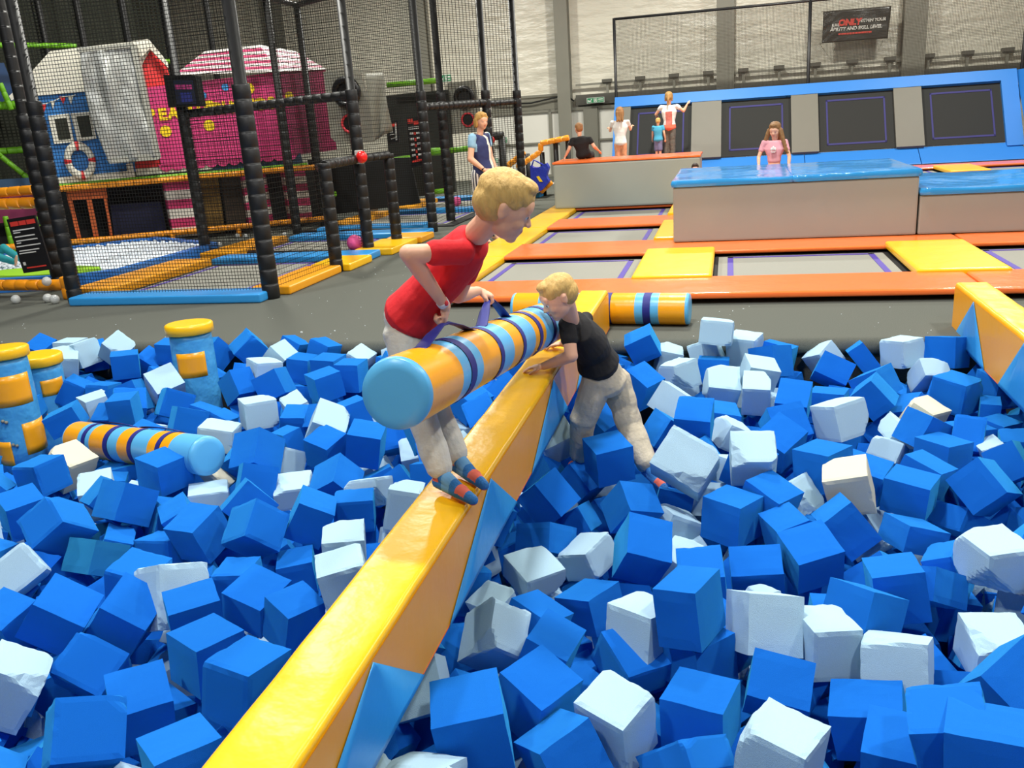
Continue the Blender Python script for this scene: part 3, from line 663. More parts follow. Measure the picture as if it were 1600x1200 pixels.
for i in range(n):
    a, b = i / n, (i + 1) / n
    def L_(s): return (272 + (320 - 272) * s, 117 + (80 - 117) * s)
    def Rr(s): return (436 + (405 - 436) * s, 112 + (70 - 112) * s)
    def R2(s): return (510 + (462 - 510) * s, 108 + (80 - 108) * s)
    mt = (WHS, PKS)[i % 2]
    Q = [fac(*L_(a), .12 - .5 * a), fac(*Rr(a), .12 - .5 * a), fac(*Rr(b), .12 - .5 * b), fac(*L_(b), .12 - .5 * b)]; m.prism(Q, -FN * .03, mt)
    Q = [fac(*Rr(a), .12 - .5 * a), fac(*R2(a), -.9), fac(*R2(b), -.9), fac(*Rr(b), .12 - .5 * b)]; m.prism(Q, -FN * .03, mt)
m.build('roof', t)
def dot(px, py, r, mt):
    c = fac(px, py, .012); m = MB(); m.prism([c + FU * (r * math.cos(2 * math.pi * j / 20)) + Vector((0, 0, 1)) * (r * math.sin(2 * math.pi * j / 20)) for j in range(20)], -FN * .008, mt); m.build('yellow_dot' if mt is YD else 'blue_dot', t)
for x, y in ((259, 205), (327, 196), (389, 138), (327, 165)): dot(x, y, .085, YD)
for x, y in ((391, 191), (317, 149), (352, 136)): dot(x, y, .075 if x > 380 else .055, BD)
dot(452, 150, .07, YD)
g0 = fac(235, 181, .02); g1 = fac(445, 158, .02); ux = (g1 - g0)
for i, ch in enumerate('BEACH PHOTOS'):
    if ch == ' ': continue
    x = 237 + i * 17.0; y = 181 - i * 17.0 * .105; c = fac(x, y, .012)
    text_mesh('letter', ch, .235, frame_M(c, FU, (0, 0, 1)), YD, t, extrude=.006, bold=.012)
# play frame structure: rails, decks, striped columns, dark inside
t = thing('play_frame', 'soft play frame with orange rails and dark inside below the huts', 'play frame', base(280, 380))
ftube(t, 'upper_rail', fac(83, 296, .12), fac(492, 261, .12), .045, OTB)
ftube(t, 'green_rail', fac(80, 291, .06), fac(480, 257, .06), .03, GTB)
m = MB(); board(m, [(212, 262), (470, 240), (474, 256), (214, 275)], -.06, .04, mat('deck_blue', (40, 70, 100), .6)); m.build('deck_edge', t)
m = MB(); board(m, [(212, 264), (300, 256), (330, 258), (332, 264), (214, 274)], -.02, .03, HW); m.build('white_skirting', t)
ftube(t, 'lower_rail', fac(108, 379, .05), fac(512, 341, .05), .045, OTB)
for x, y in ((126, 376), (152, 374), (268, 363), (372, 354)):
    a = fac(x, y, .05); ftube(t, 'rail_foot', a, Vector((a.x, a.y, 0.0)), .04, OTB)
m = MB()
for poly in ([(103, 297), (165, 291), (168, 309), (106, 314)], [(105, 310), (112, 309), (129, 380), (123, 381)], [(134, 305), (142, 304), (156, 378), (148, 379)], [(161, 303), (166, 302), (176, 368), (172, 369)]): board(m, poly, -.02, .04, OTD)
m.build('orange_window_frame', t)
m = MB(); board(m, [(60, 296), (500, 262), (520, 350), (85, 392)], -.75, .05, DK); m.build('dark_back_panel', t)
m = MB(); board(m, [(172, 320), (250, 315), (262, 366), (180, 374)], -.4, .04, NV); m.build('navy_panel', t)
m = MB(); board(m, [(308, 278), (340, 275), (352, 362), (322, 365)], -.3, .04, mat('ochre_panel', (112, 84, 24), .7)); m.build('ochre_panel', t)
m = MB(); board(m, [(345, 275), (378, 272), (386, 356), (356, 360)], -.35, .04, mat('brown_panel', (52, 38, 22), .7)); m.build('brown_panel', t)
STW = mat('column_white', (214, 208, 196), .5); STP = mat('column_pink', (186, 44, 96), .5)
def column(x0, x1, dx, y0, y1, nb, off, dim=False):
    m = MB()
    for i in range(nb):
        a, b = i / nb, (i + 1) / nb; ya, yb = y0 + (y1 - y0) * a, y0 + (y1 - y0) * b; mt = STP if i % 2 == 0 else STW
        board(m, [(x0 + dx * a, ya), (x1 + dx * a, ya - 3), (x1 + dx * b, yb - 3), (x0 + dx * b, yb)], off, .22, mt)
    m.build('striped_column', t)
column(255, 295, 16, 284, 371, 6, .0); column(376, 386, 13, 272, 352, 7, -.25); column(400, 414, 13, 268, 348, 7, -.5); column(442, 476, 13, 266, 346, 7, -.3); column(545, 577, 14, 252, 332, 6, -.7)
# net and dark deck farther back, black posts
for px in (20, 70, 130, 200, 262, 330):
    p = fac(px, 60, -1.6); m = MB(); m.tube((p.x, p.y, 0), (p.x, p.y, 5.6), .05, PAD, 10); m.build('back_post', t)
q0 = fac(-150, 100, -1.7); q1 = fac(262, 60, -1.7)
m = MB(); m.quad((q0.x, q0.y, 0), (q1.x, q1.y, 0), (q1.x, q1.y, 5.7), (q0.x, q0.y, 5.7), net_mat('back_net', (0, 2), .05, .018, (50, 53, 45))); m.build('back_netting', t)
q0 = fac(-150, 100, -2.6); q1 = fac(215, 60, -2.6)
m = MB(); m.prism([(q0.x, q0.y, 0), (q1.x, q1.y, 0), (q1.x, q1.y, 6.4), (q0.x, q0.y, 6.4)], FN * -.05, mat('dark_curtain', (98, 100, 86), .8, var=.3, vscale=1.5)); m.build('dark_curtain', t)
for (a, b, r) in (((-40, 168), (34, 163), .06), ((-40, 240), (44, 233), .05), ((-40, 70), (120, 72), .04), ((225, 100), (275, 95), .04)):
    ftube(t, 'green_rail', fac(*a, -.6), fac(*b, -.6), r, GTB)
ftube(t, 'green_rail', fac(40, 172, -.5), fac(60, 285, -.5), .045, GTB); ftube(t, 'green_rail', fac(-10, 235, -.5), fac(58, 290, -.5), .04, GTB)
ftube(t, 'green_post', fac(0, 130, -.5), fac(18, 172, -.5), .04, GTB)
m = MB(); board(m, [(-40, 100), (6, 98), (30, 158), (-30, 165)], -1.0, .3, mat('slide_blue', (32, 66, 110), .4)); m.build('blue_slide', t)
m = MB(); board(m, [(-60, 284), (58, 277), (62, 292), (-60, 298)], -.2, .05, mat('deck_blue', (40, 70, 100), .6)); m.build('deck_edge', t)
m = MB(); board(m, [(-60, 312), (66, 304), (68, 345), (-60, 352)], -.5, .05, mat('magenta_panel', (140, 40, 84), .6)); m.build('magenta_panel', t)
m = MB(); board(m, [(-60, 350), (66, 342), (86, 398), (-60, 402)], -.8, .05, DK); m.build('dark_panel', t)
for xx in (8, 58): ftube(t, 'green_post', fac(xx, 338, -.3), fac(xx + 14, 400, -.3), .04, GTB)
ftube(t, 'lower_rail', fac(-60, 392, .1), fac(88, 380, .1), .045, OTB)
# green rails behind the second lane
for (a, b, Y, r) in (((605, 133), (683, 126), 16.5, .05), ((590, 252), (650, 246), 15.8, .05), ((668, 238), (690, 236), 15.8, .07), ((700, 236), (740, 231), 15.8, .05), ((510, 304), (524, 303), 13.8, .05), ((672, 300), (700, 298), 16.5, .05)):
    m = MB(); m.tube(ony(*a, Y), ony(*b, Y), r, GTB, 10); m.build('green_rail', t)
m = MB(); P = [ony(*p, 16.9) for p in ((600, 150), (700, 140), (712, 300), (612, 312))]; m.prism(P, (0, .05, 0), mat('charcoal_panel', (40, 42, 38), .8)); m.build('dark_panel', t)  # plain dark grey sheet behind the green rails
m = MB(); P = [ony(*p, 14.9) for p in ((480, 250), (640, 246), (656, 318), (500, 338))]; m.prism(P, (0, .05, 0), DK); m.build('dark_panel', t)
# silver cover
t = thing('silver_cover', 'crumpled silver sheet in a grey frame hanging before the blue hut', 'cover', base(185, 250))
SIL = mat('silver_foil', (178, 180, 176), 0.3, metal=.35, bump=.12, bscale=5, bdist=.03); SGR = mat('grey_frame', (158, 158, 148), .5)
NX = NZ = 40; vs = []; fs = []
TL, TR, BR, BL_ = (124, 74), (203, 68), (243, 246), (170, 254)
for j in range(NZ + 1):
    for i in range(NX + 1):
        u, v = i / NX, j / NZ
        x = (TL[0] * (1 - u) + TR[0] * u) * (1 - v) + (BL_[0] * (1 - u) + BR[0] * u) * v - (10 * math.sin(math.pi * v) * (1 - u))
        y = (TL[1] * (1 - u) + TR[1] * u) * (1 - v) + (BL_[1] * (1 - u) + BR[1] * u) * v
        k = .20 * math.exp(-((u - .40 - .15 * v) / .13) ** 2) * (v + .15) * (1.15 - v) + .07 * abs(math.sin((u - .5) * 9 * (1.2 - v))) * v + .05 * noise.noise((u * 3, v * 3, 3)) + .012 * noise.noise((u * 9, v * 9, 7))
        vs.append(fac(x, y, .42 + k * (1 - v * .3)))
for j in range(NZ):
    for i in range(NX): o = j * (NX + 1) + i; fs.append((o, o + NX + 1, o + NX + 2, o + 1))
m = MB(); m.add(vs, fs, SIL, True); o = m.build('sheet', t); o.modifiers.new('thick', 'SOLIDIFY').thickness = .004
m = MB(); board(m, [(120, 76), (207, 66), (212, 72), (252, 246), (246, 250), (172, 256), (166, 248), (240, 240), (204, 74), (124, 82)], .46, .08, SGR); m.build('frame', t)
m = MB(); m.prism([fac(205, 68, .44), fac(216, 72, .1), fac(251, 243, .1), fac(245, 248, .44)], -FU * .02, SGR); m.build('side_panel', t)
# ball pit
BPB = mat('pit_blue_border', (46, 118, 200), .4, var=.1, vscale=5); BPW = mat('white_balls', (228, 236, 244), .35, var=.03, vscale=3); BPG = mat('lime_mat', (150, 205, 40), .5)
pit = [(-10.4, 8.15), (-8.6, 8.35), (-7.25, 8.62), (-6.97, 8.9), (-6.98, 10.27), (-7.05, 11.15), (-8.72, 12.1), (-9.75, 11.25), (-10.6, 10.6)]
t = thing('ball_pit', 'shallow ball pit with a padded blue border beside the lanes', 'ball pit', (-8.6, 10, 0))
cx, cy = -8.7, 10.1; m = MB()
for i in range(len(pit)):
    a = Vector((*pit[i], 0)); b = Vector((*pit[(i + 1) % len(pit)], 0)); ai = a.lerp(Vector((cx, cy, 0)), .07); bi = b.lerp(Vector((cx, cy, 0)), .07)
    m.prism([a, b, bi, ai], (0, 0, .16), BPB)
m.build('border', t, bevel=.0)
m = MB(); m.prism([Vector((*p, 0)).lerp(Vector((cx, cy, 0)), .06) for p in pit], (0, 0, .06), BPW); m.build('floor_mat', t)
def inside(x, y, sc_=.9):
    x = cx + (x - cx) / sc_; y = cy + (y - cy) / sc_; r = False; n = len(pit)
    for i in range(n):
        (x1, y1), (x2, y2) = pit[i], pit[(i + 1) % n]
        if (y1 > y) != (y2 > y) and x < (x2 - x1) * (y - y1) / (y2 - y1) + x1: r = not r
    return r
rnd = random.Random(5); m = MB(); step = .078; yy = 8.2; row = 0
while yy < 12.2:
    xx = -10.6 + (row % 2) * step / 2
    while xx < -6.8:
        if inside(xx, yy, .9) and not (-8.9 < xx < -7.3 and 8.5 < yy < 9.3 and (xx + 8.1) ** 2 / .7 + (yy - 8.9) ** 2 / .12 < 1):
            m.ball((xx + rnd.uniform(-.01, .01), yy + rnd.uniform(-.01, .01), .10 + rnd.uniform(-.012, .02)), .039, BPW, seg=8, nr=5)
        xx += step
    yy += step * .87; row += 1
tag(m.build('pit_balls'), 'layer of small white balls filling the blue-bordered ball pit', 'balls', kind='stuff')
m = MB(); m.prism([(-8.1 + .8 * math.cos(q) , 8.93 + .33 * math.sin(q), .07) for q in [2 * math.pi * i / 24 for i in range(24)]], (0, 0, .10), BPG); tag(m.build('lime_mat', bevel=.02), 'lime green mat among the white balls of the pit', 'mat')
for i, (px, py, r, lb) in enumerate(((25, 470, .05, 'clear ball on the carpet under the orange rail, alone at the left'), (75, 468, .05, 'clear ball under the orange rail, left of a pair'), (86, 470, .05, 'clear ball under the orange rail by its end post'), (75, 449, .05, 'clear ball on the orange rail by the rule board'), (128, 444, .045, 'clear ball at the foot of the cage corner post'),
        (252, 426, .04, 'clear ball on the dark strip beside the orange pad'), (274, 416, .045, 'clear ball between the pit border and orange pad'), (218, 374, .045, 'clear ball behind the far border of the ball pit'), (343, 383, .04, 'clear ball beyond the right tip of the ball pit'), (371, 369, .04, 'clear ball under the far orange rail'), (384, 370, .04, 'clear ball right of another under the far rail'), (445, 367, .04, 'clear ball near the narrow orange pad'))):
    p = onz(px, py, .03 if i != 3 else .15); m = MB(); m.ball((p.x, p.y, p.z + r * (.9 if i != 3 else 1.3) - .03 * (i != 3)), r, mat('clear_plastic', (205, 208, 206), .15, spec=.8, alpha=.75), seg=14, nr=9)
    tag(m.build('clear_ball'), lb, 'ball')
# near-left orange rail of the play frame
t = thing('orange_rail', 'low orange padded rail at the left end of the ball pit', 'rail', (-7.6, 8.0, 0))
a, b = onz(-60, 446, .15), onz(101, 445, .15); ftube(t, 'tube', a, b, .062, OTB, .16); ftube(t, 'end_post', Vector((b.x + .04, b.y, 0)), Vector((b.x + .04, b.y, .24)), .075, OTB, .1)
t = thing('rail_pair', 'two orange padded rails between black posts at the left edge', 'rail', (-7.9, 8.55, 0))
for y0, y1, r in ((318, 316, .065), (303, 295, .055)):
    a, b = ony(-60, y0 + 3, 8.6), ony(72, y1, 8.6); ftube(t, 'rail', a, b, r, OTB, .16)
q = onz(96, 452, 0)
m = MB(); pts = []; rr = []; z = 0
while z < 3.6:
    for k, s in ((0, .84), (.1, 1), (.9, 1), (1, .84)): pts.append((q.x, q.y, z + .15 * k)); rr.append(.085 * s if z < 1.9 else .06)
    z += .15
m.rings(pts, rr, PAD, 14); m.build('corner_post', t)
# entrance ramp with handrails, bag
t = thing('handrail', 'orange padded stair rail on black posts at the back', 'railing', (-3.9, 18, 0))
def rl(a, b, Y, r=.055): ftube(t, 'padded_rail', ony(*a, Y), ony(*b, Y), r, OTB)
rl((845, 224), (889, 215), 18.0); rl((845, 224), (845, 236), 18.0); rl((808, 262), (846, 236), 18.0); rl((788, 262), (820, 238), 18.6); rl((770, 278), (806, 250), 18.6); rl((845, 300), (862, 284), 17.2, .05)
for (x, y, Y) in ((847, 238, 18.0), (868, 222, 18.05), (887, 218, 18.05), (824, 240, 18.6)):
    p = ony(x, y, Y); m = MB(); m.tube((p.x, p.y, 0), (p.x, p.y, p.z), .05, PAD, 10); m.build('rail_post', t)
m = MB(); P = [ony(832, 302, 17.4), ony(862, 286, 17.4), ony(862, 289, 17.4), ony(834, 305, 17.4)]; m.prism(P, (0, .9, 0), WHT); m.build('ramp_edge', t)
BAG = mat('blue_bag', (30, 52, 170), .4, bump=.6, bscale=6, bdist=.05)
t = thing('carrier_bag', 'bright blue carrier bag with yellow print hung on the rail post', 'bag', tuple(ony(845, 285, 17.0)))
pts = [(828, 258), (832, 262), (841, 262), (853, 255), (857, 262), (853, 276), (858, 284), (846, 298), (838, 298), (830, 290)]
m = MB(); P = [ony(x, y, 17.0) for x, y in pts]; m.prism(P, (0, .18, 0), BAG); m.build('body', t, bevel=.03)
m = MB(); m.prism([ony(x, y, 16.98) for x, y in ((838, 276), (842, 275), (848, 284), (843, 284))], (0, .01, 0), YD); m.build('print', t)
m = MB(); m.rings([ony(x, y, 17.05) for x, y in ((830, 262), (834, 250), (842, 254), (850, 258))], [.015] * 4, BAG, 6); m.build('handle', t)

